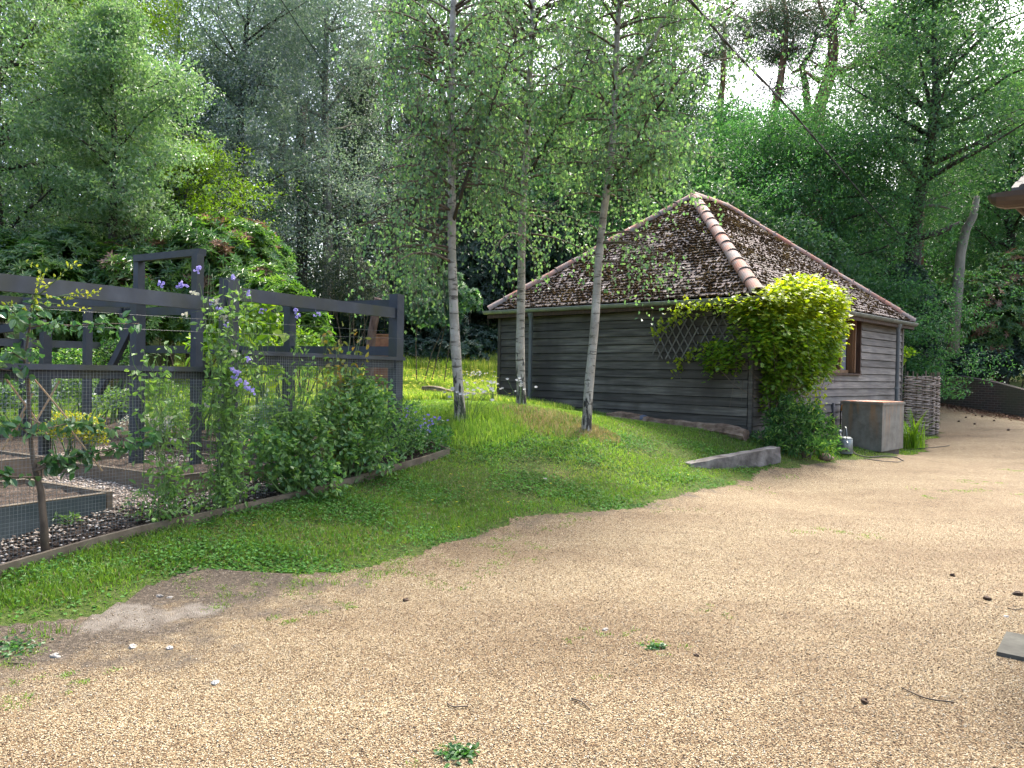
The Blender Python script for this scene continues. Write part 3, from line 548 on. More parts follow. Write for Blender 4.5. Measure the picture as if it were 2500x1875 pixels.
# weatherboards (local coordinates): wall x=0 runs along y; wall y=0 runs along x
nb = 17; ex = EXB = 2.25/15.0
def board(mb, axis_, a, b, z0, tilt=.022, outer=0.0):
    r = R.rand(); z0 = z0 + .011; ex = EXB-.011
    if axis_ == 'x0':   # wall at x=0 facing -x
        V = [(-.012-tilt, a, z0), (-.012-tilt, b, z0), (-.012, b, z0+ex), (-.012, a, z0+ex), (.01, a, z0), (.01, b, z0), (.01, b, z0+ex), (.01, a, z0+ex)]
    else:
        V = [(a, -.012-tilt, z0), (b, -.012-tilt, z0), (b, -.012, z0+ex), (a, -.012, z0+ex), (a, .01, z0), (b, .01, z0), (b, .01, z0+ex), (a, .01, z0+ex)]
    mb.raw(V, [(0,1,2,3),(0,4,5,1),(3,2,6,7),(0,3,7,4),(1,5,6,2)], r)
WX0, WX1, WZ0, WZ1 = 2.62, 4.62, 1.08, 2.14
lw = MB(); rw = MB()
for i in range(-3, 15):
    z0 = i*ex; cuts = [.05, SY-.05]
    if i % 4 == 1: cuts.insert(1, R.uniform(1.5, 4.3))
    for a, b in zip(cuts[:-1], cuts[1:]): board(lw, 'x0', a+.001, b-.001, z0)
    cuts = [.05, SX-.05]
    if WZ0-ex*.6 < z0 < WZ1: cuts = None
    if cuts:
        if i % 3 == 0: cuts.insert(1, R.uniform(3.6, 6.0))
        for a, b in zip(cuts[:-1], cuts[1:]): board(rw, 'y0', a+.001, b-.001, z0)
    else:
        board(rw, 'y0', .05, WX0-.03, z0); board(rw, 'y0', WX1+.03, SX-.05, z0)
# partial board just beneath the window opening
tag(lw.build('wall', M['shed_a'], shed), 'dark weatherboard wall with shade put into its colour'); tag(rw.build('wall', M['shed_b'], shed), 'lighter weatherboard wall with skylight put into its colour')
bw = MB(); bw.box(0, SX, SY-.04, SY, -.5, 2.2); bw.box(SX-.04, SX, .0, SY-.045, -.5, 2.2); bw.box(.012, WX0, .012, .05, -.5, 2.2); bw.box(WX1, SX-.05, .012, .05, -.5, 2.2); bw.box(WX0, WX1, .012, .05, -.5, WZ0-.06); bw.box(.012, .05, .055, SY-.05, -.5, 2.2); tag(bw.build('inner_wall', M['under'], shed))  # near-black backing seen through board gaps: lap shadow put into the colour
cb = MB(); cb.box(-.036, .03, -.036, .03, -.45, 2.18); cb.box(-.04, .05, SY-.05, SY+.03, -.45, 2.18); cb.box(SX-.05, SX+.03, -.04, .05, -.45, 2.18); cb.build('corner_post', M['shed_a'], shed)
# soffit / fascia
sf = MB(); sf.box(-.2, -.17, -.2, SY+.2, 2.10, 2.2); sf.box(-.17, SX+.2, -.2, -.17, 2.10, 2.2); sf.box(-.168, SX+.17, -.168, SY+.17, 2.185, 2.2); sf.build('fascia', M['trim'], shed)
# roof planes
def roofplane(o, e, up, width, apexL, apexR):
    """tiles on a plane: o origin at eave left, e unit along eave, up unit up the slope; width at eave; apexL/R: how far along eave hips meet"""
    return
TN = MB(); MS = MB(); UL = MB()
ridge0 = (SY/2, SY/2); ridge1 = (SX-SY/2, SY/2); az = EZ+RISE
corners = [(-OV, -OV), (SX+OV, -OV), (SX+OV, SY+OV), (-OV, SY+OV)]
R0 = np.array((ridge0[0], ridge0[1], az)); R1 = np.array((ridge1[0], ridge1[1], az))
K = [np.array((x, y, EZ)) for x, y in corners]
UL.add2([K[0], K[1], R1, R0, K[2], K[3]], [[(0,1,2,3),(4,5,3,2)], [(1,4,2),(5,0,3)]])
off = .0
slope_len = math.hypot(HS, RISE)
tv, tf, tr = [], [], []
gauge = .098; tw = .165
def face(ca_, cb_, ra, rb, dens):
    e = cb_ - ca_; Wd = np.linalg.norm(e); e = e/Wd; n_ = np.cross(e, ra-ca_); n_ /= np.linalg.norm(n_); up = np.cross(n_, e)
    if up[2] < 0: up = -up; 
    if n_[2] < 0: n_ = -n_
    S = abs((ra-ca_) @ up); la = (ra-ca_) @ e; lb = (rb-ca_) @ e; rows = int(S/gauge); 
    for r_ in range(rows):
        s0 = r_*gauge; fr = (s0+.03)/S; x0 = la*fr; x1 = Wd + (lb-Wd)*fr; ph = (r_ % 2)*tw/2
        x = np.arange(math.floor((x0-ph)/tw)*tw+ph, x1, tw)
        for xs in x:
            a = max(xs+.002, x0); b = min(xs+tw-.002, x1)
            if b-a < .03: continue
            j = R.normal(size=3)*np.array([.003, .006, .003]); th = .013 + abs(j[2]); lift = .014
            lo = s0 - .01 + j[1]; hi = min(s0+gauge+.03, S)
            p = lambda u, s, d: ca_ + e*u + up*s + n_*d
            V = [p(a, lo, lift+.014+th), p(b, lo, lift+.014+th+j[0]), p(b, hi, lift+.002+th), p(a, hi, lift+.002+th), p(a, lo, lift), p(b, lo, lift), p(b, hi, lift-.01), p(a, hi, lift-.01)]
            TN.raw(V, [(0,1,2,3),(0,4,5,1),(0,3,7,4),(1,5,6,2)], R.rand())
    # moss clumps
    A_ = (Wd+abs(lb-la))/2*S; m = int(A_*dens)
    s = S*(1-np.sqrt(R.rand(m)*(1-.0))) if abs(lb-la) < .5 else R.rand(m)*S
    u = R.rand(m); fr = s/S; x = la*fr + u*((Wd + (lb-Wd)*fr)-la*fr)
    s = np.round(s/gauge)*gauge + R.normal(size=m)*.018
    c = ca_ + e*x[:, None] + up*s[:, None] + n_*(.028+R.rand(m)*.018)[:, None]
    keep = R.rand(m) < .28+.95*pat(x*1.1+ca_[0], s*1.7, 1.6)
    return c[keep], n_, e
cents = []
for a, b, r1_, r2_, dn in ((K[3], K[0], R0, R0, 900), (K[0], K[1], R0, R1, 480), (K[1], K[2], R1, R1, 100), (K[2], K[3], R1, R0, 100)):
    cents.append(face(a, b, r1_, r2_, dn)[0])
UL.build('roof', M['under'], shed); roof = shed.children[-1]
TN.build('roof_tiles', M['tile'], roof)
mp = np.concatenate(cents); stones('moss', mp, .032, M['moss'], None, None, roof, flat=.75)
# hip and ridge tiles: overlapping half-round tiles
def halfround(mb, p0, p1, r0, r1, n=8, rr=None):
    p0 = np.array(p0); p1 = np.array(p1); d = unit(p1-p0); sd_ = unit(np.cross(d, (0, 0, 1.))); up = np.cross(sd_, d); th = np.linspace(-.15, math.pi+.15, n)
    V = []
    for p, r, in ((p0, r0), (p1, r1)):
        V += [p + sd_*math.cos(t)*r + up*math.sin(t)*r*.85 for t in th]
    for p, r, in ((p0, r0-.014), (p1, r1-.014)):
        V += [p + sd_*math.cos(t)*r + up*math.sin(t)*r*.85 for t in th]
    Fq = [(i, i+1, n+i+1, n+i) for i in range(n-1)] + [(i, 2*n+i, 2*n+i+1, i+1) for i in range(n-1)] + [(n+i, n+i+1, 3*n+i+1, 3*n+i) for i in range(n-1)]
    mb.raw(V, Fq, rr)
hip = MB(); mo = MB()
for a, b in ((K[0], R0), (K[3], R0), (K[1], R1), (K[2], R1), (R0, R1)):
    d = b-a; L = np.linalg.norm(d); d = d/L; m = max(1, round(L/.42)); 
    for i in range(m):
        p = a + d*(L*i/m) + np.array([0, 0, .005]); q = a + d*(L*(i+1)/m) + np.array([0, 0, .0])
        jt = R.normal(size=3)*.004; halfround(hip, p+jt, q+d*.03+jt, .124, .118, 13)
        if i: mo.tube([p-d*.012+np.array([0, 0, .004]), p+d*.006+np.array([0, 0, .004])], .1185, 16)
hips = hip.build('hip_tiles', M['hip'], roof, False); mo.build('mortar', M['mortar'], roof)
# gutters
def gutter(pts_a, pts_b, r=.065):
    mb = MB(); p0 = np.array(pts_a, float); p1 = np.array(pts_b, float); d = unit(p1-p0); sd_ = unit(np.cross(d, (0, 0, 1.))); n = 9; th = np.linspace(math.pi, 2*math.pi, n); V = []
    for p in (p0, p1): V += [p + sd_*math.cos(t)*r + np.array([0, 0, 1])*math.sin(t)*r for t in th]
    for p in (p0, p1): V += [p + sd_*math.cos(t)*(r-.006) + np.array([0, 0, 1])*math.sin(t)*(r-.006) for t in th]
    Fq = [(i, i+1, n+i+1, n+i) for i in range(n-1)] + [(2*n+i, 3*n+i, 3*n+i+1, 2*n+i+1) for i in range(n-1)] + [(0, n, 3*n, 2*n), (n-1, 3*n-1, 4*n-1, 2*n-1)]
    mb.raw(V, Fq); ce = [p0 + np.array([0, 0, 0])]
    for p, o_ in ((p0, 0), (p1, n)):
        V = [p + sd_*math.cos(t)*(r-.001) + np.array([0, 0, 1])*math.sin(t)*(r-.001) for t in th]; mb.add2(V, [[list(range(n))]])
    L = np.linalg.norm(p1-p0)
    for k_ in np.arange(.6, L, 1.05):
        mb.tube([p0+d*k_+sd_*r*1.02, p0+d*k_+sd_*r*.75+np.array([0, 0, -r*.75]), p0+d*k_+np.array([0, 0, -r*1.05]), p0+d*k_-sd_*r*.75+np.array([0, 0, -r*.75]), p0+d*k_-sd_*r*1.02], .008, 5)
    mb.tube([p0+sd_*r, p1+sd_*r], .008, 6); mb.tube([p0-sd_*r, p1-sd_*r], .008, 6)
    return mb
gx = -OV-.045
gutter((gx, SY+OV+.10, EZ-.02), (gx, gx-.04, EZ-.05)).build('gutter', M['zinc'], shed, False)
gutter((gx+.1, gx, EZ-.03), (SX+OV+.06, gx, EZ-.04)).build('gutter', M['zinc'], shed, False)
for (x, y) in ((gx+.03, 4.73), (6.32, gx+.03)):
    mb = MB(); mb.tube([(x, y, EZ-.10), (x, y, EZ-.13), (x, y, EZ-.22), (x, y, EZ-.27)], [.075, .07, .046, .040], 14); mb.tube([(x, y, EZ-.26), (x, y, .6), (x, y, -.45)], .039, 14)
    for zz in (EZ-.5, .75): mb.tube([(x, y, zz), (x, y, zz+.05)], .047, 14)
    mb.build('downpipe', M['pipe'], shed, False)
# window
wf = MB(); rc = .16
wf.box(WX1-.035, WX1, -.03, rc, WZ0-.05, WZ1+.03); wf.box(WX0, WX0+.035, -.03, rc, WZ0-.05, WZ1+.03); wf.box(WX0+.036, WX1-.036, -.07, rc, WZ0-.05, WZ0-.02)
win = wf.build('window', M['trim'], shed)
cs = MB()
for xa in (WX0+.05, WX0+.68, WX0+1.28): cs.box(xa, xa+.06, rc-.06, rc, WZ0-.015, WZ1+.02)
cs.box(WX0+.04, WX1-.3, rc-.055, rc-.005, WZ0-.012, WZ0+.05)
for zz in (WZ0+.055, WZ1-.05): cs.box(WX0+.12, WX0+.67, rc-.05, rc-.01, zz, zz+.05)
cs.box(WX1-.27, WX1-.23, .04, rc-.005, WZ0+.0, WZ1-.0); cs.box(WX1-.24, WX1-.21, -.0, .04, WZ0, WZ1)
cs.build('frame', M['casement'], win)
gl = MB(); gl.box(WX0+.04, WX1-.04, rc+.005, rc+.012, WZ0, WZ1+.03); gl.build('pane', M['glass'], win)
cu = MB(); cu.box(WX0+1.36, WX0+1.62, rc-.03, rc-.02, WZ0+.0, WZ1); cu.build('blind', M['curtain'], win)
vn = MB(); vn.box(-.05, -.035, .55, .70, 1.92, 2.05); vn.build('vent', M['under'], shed)
# trellis panels on the dark wall
def trellis(y0, y1, z0, z1, label):
    t = thing('trellis', label, 'trellis', sl(-.05, y0, z0), SH_R, 'expanding trellis on the shed wall'); mb = MB(); Wt = y1-y0; Ht = z1-z0; st = .16
    for sgn, xo in ((1, -.006), (-1, -.020)):
        for c in np.arange(-Ht*.6, Wt+.01, st):
            # line y = c + sgn*z*.6 clipped
            a = [c, 0.]; b = [c + .6*Ht, Ht]
            if sgn < 0: a = [c+.6*Ht, 0.]; b = [c, Ht]
            ys = np.array([a[0], b[0]]); zs = np.array([a[1], b[1]]); 
            def cl(y): return np.interp(y, ys if ys[0] < ys[1] else ys[::-1], zs if ys[0] < ys[1] else zs[::-1])
            ya, yb = max(min(ys), 0), min(max(ys), Wt)
            if yb-ya < .05: continue
            mb.beam((xo, ya, cl(ya)), (xo, yb, cl(yb)), .022, .010, up=(1, 0, 0))
    mb.build('laths', M['trellis'], t)
trellis(.95, 1.86, 1.24, 1.93, 'grey expanding trellis on the dark wall, the one left of the climbing hop'); trellis(.2, .9, 1.34, 1.95, 'grey expanding trellis half hidden behind the yellow green hop at the shed corner')

# ================================================================ generic plant builders
def bushpts(ells, n, surf_bias=.75, lower=-.5):
    vol = np.array([e[3]*e[4]*e[5] for e in ells])**.66; cnt = (vol/vol.sum()*n).astype(int)+1; Ps, Ns = [], []
    for e, m in zip(ells, cnt):
        d = rdir(m); d[:, 2] = np.where(d[:, 2] < lower, -d[:, 2], d[:, 2]); r = np.where(R.rand(m) < surf_bias, R.uniform(.86, 1.06, m), R.uniform(.3, .9, m))
        r *= 1 + .13*np.sin(d[:, 0]*7+e[0]*3)*np.sin(d[:, 2]*6+e[2]) + .08*np.sin(d[:, 1]*13+e[1]*5)
        Ps.append(np.array(e[:3]) + d*r[:, None]*np.array(e[3:6])); Ns.append(unit(d/np.array(e[3:6])))
    return np.concatenate(Ps), np.concatenate(Ns)
def rosettes(Pp, N, k, L, W, spread=.9):
    n = len(Pp); P2 = np.repeat(Pp, k, 0); N2 = np.repeat(unit(N*1.0+np.array([0, -.15, .45])+R.normal(size=N.shape)*.25), k, 0); a = np.tile(np.arange(k)*6.283/k, n)+np.repeat(R.rand(n)*6.28, k)
    ref = unit(np.cross(N2, np.tile([[.3, .9, .2]], (n*k, 1)))); r2 = np.cross(N2, ref); rdl = ref*np.cos(a)[:, None]+r2*np.sin(a)[:, None]
    D = unit(rdl*spread+N2*R.uniform(-.1, .55, (n*k, 1))); Nn = unit(N2 - D*.3)
    return P2, D, Nn, L*R.uniform(.7, 1.15, n*k), W
def bush(name, label, cat, loc, ells, n, L, W, mat, mode='random', group=None, shape='rhomb', stems=None, extra=(), bias=.75, k=7, stemmat=None):
    t = thing(name, label, cat, loc, 0, group); Pp, N = bushpts(ells, n, bias)
    if mode == 'rosette':
        P2, D, Nn, LL, WW = rosettes(Pp, N, k, L, W); r = np.repeat(R.rand(n+len(ells)+5)[:len(Pp)], k) if False else np.repeat(R.rand(len(Pp)), k)
        sel = R.rand(len(Pp)); mask0 = np.ones(len(P2), bool)
        for m2, frac, nm in extra:
            cl = np.repeat((pat(Pp[:, 0]*2.0+5, Pp[:, 2]*2.3+Pp[:, 1], 1.6)*.75 + sel*.25) > 1-frac, k) & mask0
            if cl.any(): leaves(nm, m2, t, P2[cl], D[cl], Nn[cl], LL[cl], WW, shape, r[cl])
            mask0 &= ~cl
        leaves('foliage', mat, t, P2[mask0], D[mask0], Nn[mask0], LL[mask0], WW, shape, r[mask0])
    else:
        m = len(Pp); D = unit(rdir(m)+N*.6+np.array([0, 0, -.2])); Nn = unit(rdir(m)*.6+np.array([0, 0, .8])+N*.4)
        msk = np.ones(m, bool); sel = R.rand(m)
        for m2, frac, nm in extra:
            cl = (sel < frac) & msk; leaves(nm, m2, t, Pp[cl], D[cl], Nn[cl], L*R.uniform(.7, 1.2, cl.sum()), W, shape); msk &= ~cl
        leaves('foliage', mat, t, Pp[msk], D[msk], Nn[msk], L*R.uniform(.7, 1.25, msk.sum()), W, shape)
    sb = MB(); m = stems or 8
    for i in range(m):
        e = ells[i % len(ells)]; q = np.array(e[:3])+rdir(1)[0]*np.array(e[3:6])*.6; b = np.array([e[0]*.5+R.normal()*.1, e[1]*.5+R.normal()*.1, -.1]); mid = (b+q)/2+R.normal(size=3)*.08*e[5]
        sb.tube([b, mid, q], [.012+.012*e[5], .008+.008*e[5], .004+.003*e[5]], 5)
    sb.build('stems', stemmat or M['brownstem'], t); return t
def tree(name, label, X, Y, ztop, zbot, rad_, mat, leaf=.10, n=36000, trunk_r=.16, limbs=22, layered=False, lean=(0, 0), bark='bark', group='trees of the wood', profile='round', cl=(.55, .55, .38), droop=.3, kinkpts=None, cat='tree', wf=.55):
    z0 = hz(X, Y); t = thing(name, label, cat, (X, Y, z0), 0, group); Ht = ztop-z0; zb = zbot-z0
    tr = MB(); m = 9; zz = np.linspace(-.2, Ht*.95, m); w1 = R.normal(size=(m, 2)).cumsum(0)*.07*(Ht/12); w1 -= w1[0]
    tp = np.stack([w1[:, 0]+lean[0]*zz/Ht, w1[:, 1]+lean[1]*zz/Ht, zz], 1)
    if kinkpts is not None: tp = np.array(kinkpts); zz = tp[:, 2]
    tr.tube(tp, trunk_r*(1-.8*np.linspace(0, 1, len(tp))), 9)
    cents = []
    for i in range(limbs):
        f = (i+.5)/limbs; za = zb+(Ht*.97-zb)*f**.9; az_ = i*2.399+R.rand()*.8
        pr = math.sin(math.pi*min(1, (f*.8+.22)))**.6 if profile == 'round' else (1.05-f*.95 if profile == 'cone' else .75+.25*math.sin(f*9))
        L = rad_*pr*R.uniform(.75, 1.12); el = (.0 if layered else .45)+R.uniform(-.2, .25)+(.3*f)
        if profile == 'cone': el = -.1
        s0 = max(.1*Ht, za - (L*.5*math.tan(max(el, 0)) if not layered else .2)); st = np.array([np.interp(s0, zz, tp[:, 0]), np.interp(s0, zz, tp[:, 1]), s0])
        d = np.array([math.cos(az_)*math.cos(el), math.sin(az_)*math.cos(el), math.sin(el)]); dr = -droop*L*.25
        q = [st + d*L*u+np.array([0, 0, dr*u*u])+R.normal(size=3)*.04*L*u for u in (0, .3, .6, 1)]
        tr.tube(q, np.array([.34, .22, .13, .03])*trunk_r*(1.1-.6*f), 5)
        for u in np.linspace(.3, 1.05, 6):
            for _ in range(2):
                c = st + d*L*u+np.array([0, 0, dr*u*u])+R.normal(size=3)*np.array([.17, .17, .12])*L*(.4+.6*u); cents.append(c)
                if R.rand() < .35: tr.tube([st+d*L*u*.85, (st+d*L*u+c)/2, c], [.05*trunk_r+.006, .03*trunk_r+.005, .004], 4)
    tr.build('trunk', M[bark], t, True)
    C_ = np.array(cents); k = n//len(C_); sc = R.uniform(.6, 1.25, len(C_))
    sz = np.array(cl)*rad_/3.2*(np.array([1.25, 1.25, .5]) if layered else 1.0); NS = 7; k = max(1, k//NS)
    q = R.normal(size=(len(C_), NS, 3)); q = q/np.maximum(1, np.linalg.norm(q, axis=2, keepdims=True)/1.6)
    C2 = (C_[:, None]+q*sz*1.05*sc[:, None, None]).reshape(-1, 3)
    q = R.normal(size=(len(C2), k, 3)); q = q/np.maximum(1, np.linalg.norm(q, axis=2, keepdims=True)/1.5)*np.array([1.3, 1.3, .55 if layered else .85])
    Pp = (C2[:, None]+q*(sz.mean()*.34)*R.uniform(.6, 1.3, (len(C2), 1, 1))).reshape(-1, 3); Pp = Pp[Pp[:, 2] > .3]; m = len(Pp)
    D = unit(rdir(m)+np.array([0, 0, -droop])); Nn = unit(rdir(m)*(.5 if layered else .8)+np.array([0, 0, .8]))
    k0 = len(C2); cr = np.resize(np.repeat(R.rand(k0), k), m)*.45; leaves('crown', M[mat], t, Pp, D, Nn, leaf*(.55+R.rand(m)**2*1.1), leaf*wf, 'rhomb', np.clip(cr+R.rand(m)*.75, 0, 1))
    return t
def X_(px, Y): return (px-1250)/F*Y

# ================================================================ woodland trees
T = tree
T('alder_tree', 'big bright alder filling the far left edge above the vegetable garden', X_(-20,17.5), 17.5, 12.5, 3.2, 3.6, 'bright', .085, 60000, .2, 26, group='trees of the left wood', cl=(.6,.6,.4))
T('alder_tree', 'bright silvery alder whose crown bulges out right of the far left tree', X_(285,16.5), 16.5, 9.2, 4.3, 2.0, 'bright', .08, 42000, .14, 20, group='trees of the left wood', droop=.6)
T('maple_tree', 'yellow green maple at the top left, above the two alders', X_(180,21), 21, 15, 8.0, 3.3, 'yellowgreen', .11, 26000, .2, 16, group='trees of the left wood')
T('beech_tree', 'dark beech behind the left alders, seen beneath their crowns', X_(230,24), 24, 14, 2.5, 4.2, 'dark', .13, 38000, .22, 22, group='trees of the left wood')
T('hornbeam_tree', 'low hornbeam with flat yellow green sprays above the left rhododendron bank', X_(410,19.5), 19.5, 7.4, 5.0, 2.3, 'yellowgreen', .075, 15000, .11, 13, True, group='trees of the left wood', lean=(.6,0))
T('oak_tree', 'dark small oak behind the low hornbeam, left of the rhododendron top', X_(330,22), 22, 9.5, 3.0, 3.4, 'dark', .11, 32000, .18, 20, group='trees of the left wood')
T('willow_tree', 'grey green willow with a broad crown, left of centre', X_(570,23.5), 23.5, 14.5, 5.2, 3.3, 'silver', .085, 60000, .2, 24, group='trees of the left wood', profile='col')
T('willow_tree', 'tall grey willow standing behind and left of the leftmost birch', X_(800,27), 27, 18, 5.8, 3.8, 'silver', .09, 60000, .22, 24, group='trees of the left wood', profile='col', bark='grey_bark')
T('lime_tree', 'mid green tree at the top between the willows and the left edge', X_(420,29), 29, 19, 7, 4.2, 'bright', .11, 42000, .22, 22, group='trees of the left wood')
T('cypress_tree', 'dull grey conifer with bare lower trunk behind the rhododendron bank', X_(860,30), 30, 14, 5.2, 2.8, 'yew', .10, 34000, .26, 26, group='trees of the left wood', profile='cone', bark='bark')
T('cypress_tree', 'second dull conifer, half hidden behind the left birch', X_(1010,31), 31, 13, 2.6, 2.8, 'yew', .11, 34000, .26, 26, group='trees of the left wood', profile='cone')
T('beech_tree', 'dark beech behind the leftmost birch trunk', X_(1080,35), 35, 13, 3.2, 4.0, 'dark', .14, 40000, .26, 24, group='trees behind the birches')
T('beech_tree', 'dark beech closing the gap between left birch and middle birch', X_(1230,34), 34, 13.5, 2.4, 4.4, 'dark', .14, 46000, .26, 26, group='trees behind the birches')
T('beech_tree', 'dark green beech rising behind the left end of the shed roof', X_(1390,33), 33, 14, 2.6, 4.4, 'beech', .14, 44000, .26, 26, group='trees behind the birches')
T('oak_tree', 'mid green oak behind the shed roof, left of its peak', X_(1560,36), 36, 15.5, 3.2, 4.2, 'midgreen', .14, 40000, .26, 24, group='trees behind the birches')
T('lime_tree', 'pale green tree above the centre, behind the birch crowns', X_(1200,44), 44, 24, 8, 6.5, 'bright', .18, 46000, .3, 26, group='trees behind the birches')
T('lime_tree', 'pale green tree high up behind the leaning birch', X_(1440,43), 43, 21, 8, 5.2, 'silver', .17, 40000, .3, 24, group='trees behind the birches')
T('beech_tree', 'layered dark beech right of the shed roof peak, below the pines', X_(1850,27), 27, 11.2, 2.6, 3.9, 'beech', .10, 56000, .2, 26, True, group='trees right of the shed', cl=(.62,.62,.5))
T('beech_tree', 'layered beech with fresh green lower boughs above the right slope of the roof', X_(2030,25), 25, 9.8, 2.2, 3.5, 'beech', .09, 56000, .2, 26, True, group='trees right of the shed', cl=(.62,.62,.5))
T('beech_tree', 'small beech tucked behind the right corner of the shed', X_(2120,23.5), 23.5, 4.6, 1.6, 2.2, 'beech', .09, 30000, .12, 18, True, group='trees right of the shed', cl=(.62,.62,.5))
T('oak_tree', 'large oak with thick black forked trunk at the right', X_(2228,24.6), 24.6, 15.8, 7.6, 4.4, 'midgreen', .12, 54000, .34, 26, group='trees right of the shed', kinkpts=[(-.25,0,-.2),(-.2,0,2.5),(-.1,0,5),(-.05,0,6.2),(.35,0,8),(.5,0,10),(.3,0,13)])
T('oak_tree', 'shaded oak crown above the brown gutter at the right edge', X_(2440,31), 31, 14, 5.5, 4.2, 'beech', .11, 50000, .26, 24, group='trees right of the shed')
T('lime_tree', 'sunlit bright tree at the top right corner', X_(2520,33), 33, 15.5, 5, 4.4, 'bright', .12, 48000, .28, 24, group='trees right of the shed')
T('beech_tree', 'tree in the gap right of the thick black trunk', X_(2330,36), 36, 12.5, 3, 4.4, 'midgreen', .14, 40000, .26, 24, group='trees right of the shed')
T('beech_tree', 'far beech between the two pines and the shed roof', X_(1730,38), 38, 11.5, 2.5, 4.2, 'beech', .14, 36000, .26, 22, group='trees right of the shed')
T('beech_tree', 'far beech low behind the layered beeches', X_(2080,38), 38, 10.5, 2.5, 4.8, 'dark', .15, 38000, .26, 22, group='trees right of the shed')
T('beech_tree', 'sunlit beech crown in the gap between the pines and the roof', X_(1950,40), 40, 15.0, 5, 5.0, 'midgreen', .15, 46000, .26, 26, group='trees right of the shed')
T('lime_tree', 'pale tree far behind the tall pine, below its long bough', X_(2180,44), 44, 21.5, 5, 5.6, 'bright', .16, 42000, .26, 24, group='trees right of the shed')
T('oak_tree', 'dark oak crown left of the slim pines, above the roof peak', X_(1790,31), 31, 12.4, 4, 3.4, 'beech', .12, 44000, .24, 24, group='trees right of the shed')
T('lime_tree', 'tall pale tree just left of the leftmost birch top', X_(950,38), 38, 25, 8, 5.0, 'silver', .15, 52000, .28, 26, group='trees behind the birches', profile='col')
T('oak_tree', 'tall mid green tree between the rightmost birch and the pines', X_(1640,39), 39, 22, 5, 4.6, 'midgreen', .15, 52000, .28, 26, group='trees behind the birches', profile='col')
T('lime_tree', 'tall grey green tree filling the sky between the two willows', X_(680,36), 36, 24, 8, 4.6, 'silver', .14, 50000, .28, 26, group='trees of the left wood', profile='col')
# pines
def pine(label, Y, trunk_px, r0, limbs_px, clouds, nn=14000):
    b = P(trunk_px[0][0], trunk_px[0][1], Y); z0 = hz(b.x, b.y); t = thing('pine_tree', label, 'pine', (b.x, b.y, z0), 0, 'pines above the shed roof'); o = np.array((b.x, b.y, z0)); mb = MB()
    pts = [np.array((b.x, b.y, z0-.2))-o]+[np.array(P(a, c, Y))-o for a, c in trunk_px]; mb.tube(pts, np.linspace(r0*1.25, r0*.45, len(pts)), 9)
    for lp, lr in limbs_px:
        q = [np.array(P(a, c, Y+dd))-o for a, c, dd in lp]; mb.tube(q, np.linspace(lr, lr*.35, len(q)), 6)
    C_ = []
    for cx, cy, dd, rx, ry in clouds:
        c = np.array(P(cx, cy, Y+dd))-o; C_.append((c, rx/F*Y, ry/F*Y))
        mb.tube([c+np.array([-.3*rx/F*Y, 0, -.2]), c+np.array([.1, .1, .1]), c+np.array([.4*rx/F*Y, .2, .2])], [.04, .03, .01], 4)
        for _ in range(7): 
            e = c+R.normal(size=3)*np.array([rx/F*Y, rx/F*Y, ry/F*Y])*.6; mb.tube([c, (c+e)/2+R.normal(size=3)*.1, e], [.035, .022, .008], 4)
    mb.build('trunk', M['pine_bark'], t, True); Ps = []
    for c, rx, ry in C_:
        k = 26; sub = c+R.normal(size=(k, 3))*np.array([rx, rx, ry])*.75; m = nn//len(C_)//k+1; Ps.append((sub[:, None]+R.normal(size=(k, m, 3))*np.array([.42, .42, .2])).reshape(-1, 3))
    Pp = np.concatenate(Ps); m = len(Pp); leaves('crown', M['needle'], t, Pp, unit(rdir(m)+np.array([0, 0, .4])), rdir(m), R.uniform(.10, .20, m), .03, 'rhomb')
pine('tall scots pine with red upper limbs and one long bough reaching right', 33, [(1990,700),(1985,420),(2000,260),(2025,190),(2035,120),(2030,60),(2055,0),(2060,-90)], .30,
     [([(2035,180,0),(2100,155,-.5),(2180,118,-1),(2230,100,-1),(2290,60,-1.4)], .14), ([(2030,60,0),(2012,40,.3),(2000,10,.6),(1990,-40,.8)], .12), ([(2055,0,0),(2080,60,.6),(2090,10,.8),(2100,-60,1)], .13), ([(2000,200,0),(1960,170,.5),(1930,180,.9)], .09), ([(2022,195,0),(1985,190,-.3),(1950,160,-.6)], .07)],
     [(2130,20,-1,90,35),(2160,90,-.6,60,25),(2350,80,-1.5,80,40),(2000,90,.6,50,22),(2090,-20,-.4,90,30),(2250,130,-1,60,22),(2220,60,-1,70,30),(2300,40,-1.5,80,40),(1960,30,.5,70,30),(2050,-40,0,120,40),(2180,140,-.8,60,20),(1940,120,.8,50,22),(2080,190,.2,40,16),(2120,95,.9,50,18),(2000,160,.9,70,25),(2110,250,.6,60,22),(1900,220,1,50,20),(1850,60,1.5,80,40),(1780,20,1.2,80,40),(2200,20,1,100,50),(2300,0,1,100,50)], 46000)
pine('slim crooked pine left of the tall pine, twisted red trunk', 35, [(1968,560),(1972,260),(1966,205),(1958,165),(1972,140),(1985,120),(1995,80)], .17, [([(1958,165,0),(1935,175,.4),(1915,150,.6)], .06)], [(1980,60,0,60,28),(1920,70,.6,50,22),(1900,140,.6,30,14)], 12000)
pine('straight pine partly hidden behind the leaning birch crown', 34, [(1888,700),(1885,300),(1905,200),(1915,120),(1920,40),(1900,-60)], .19, [([(1915,120,0),(1890,60,.4),(1880,0,.8)], .08), ([(1910,160,0),(1940,90,.5),(1960,40,.8)], .07)], [(1860,30,.3,70,30),(1940,0,0,70,30),(1830,90,.4,50,22)], 9000)
pine('straight red pine trunk seen left of the shed roof peak', 38, [(1750,700),(1752,450),(1755,300),(1765,200),(1770,60)], .22, [([(1755,300,0),(1790,240,.4)], .06)], [(1760,60,0,70,30),(1720,130,0,50,25)], 7000)
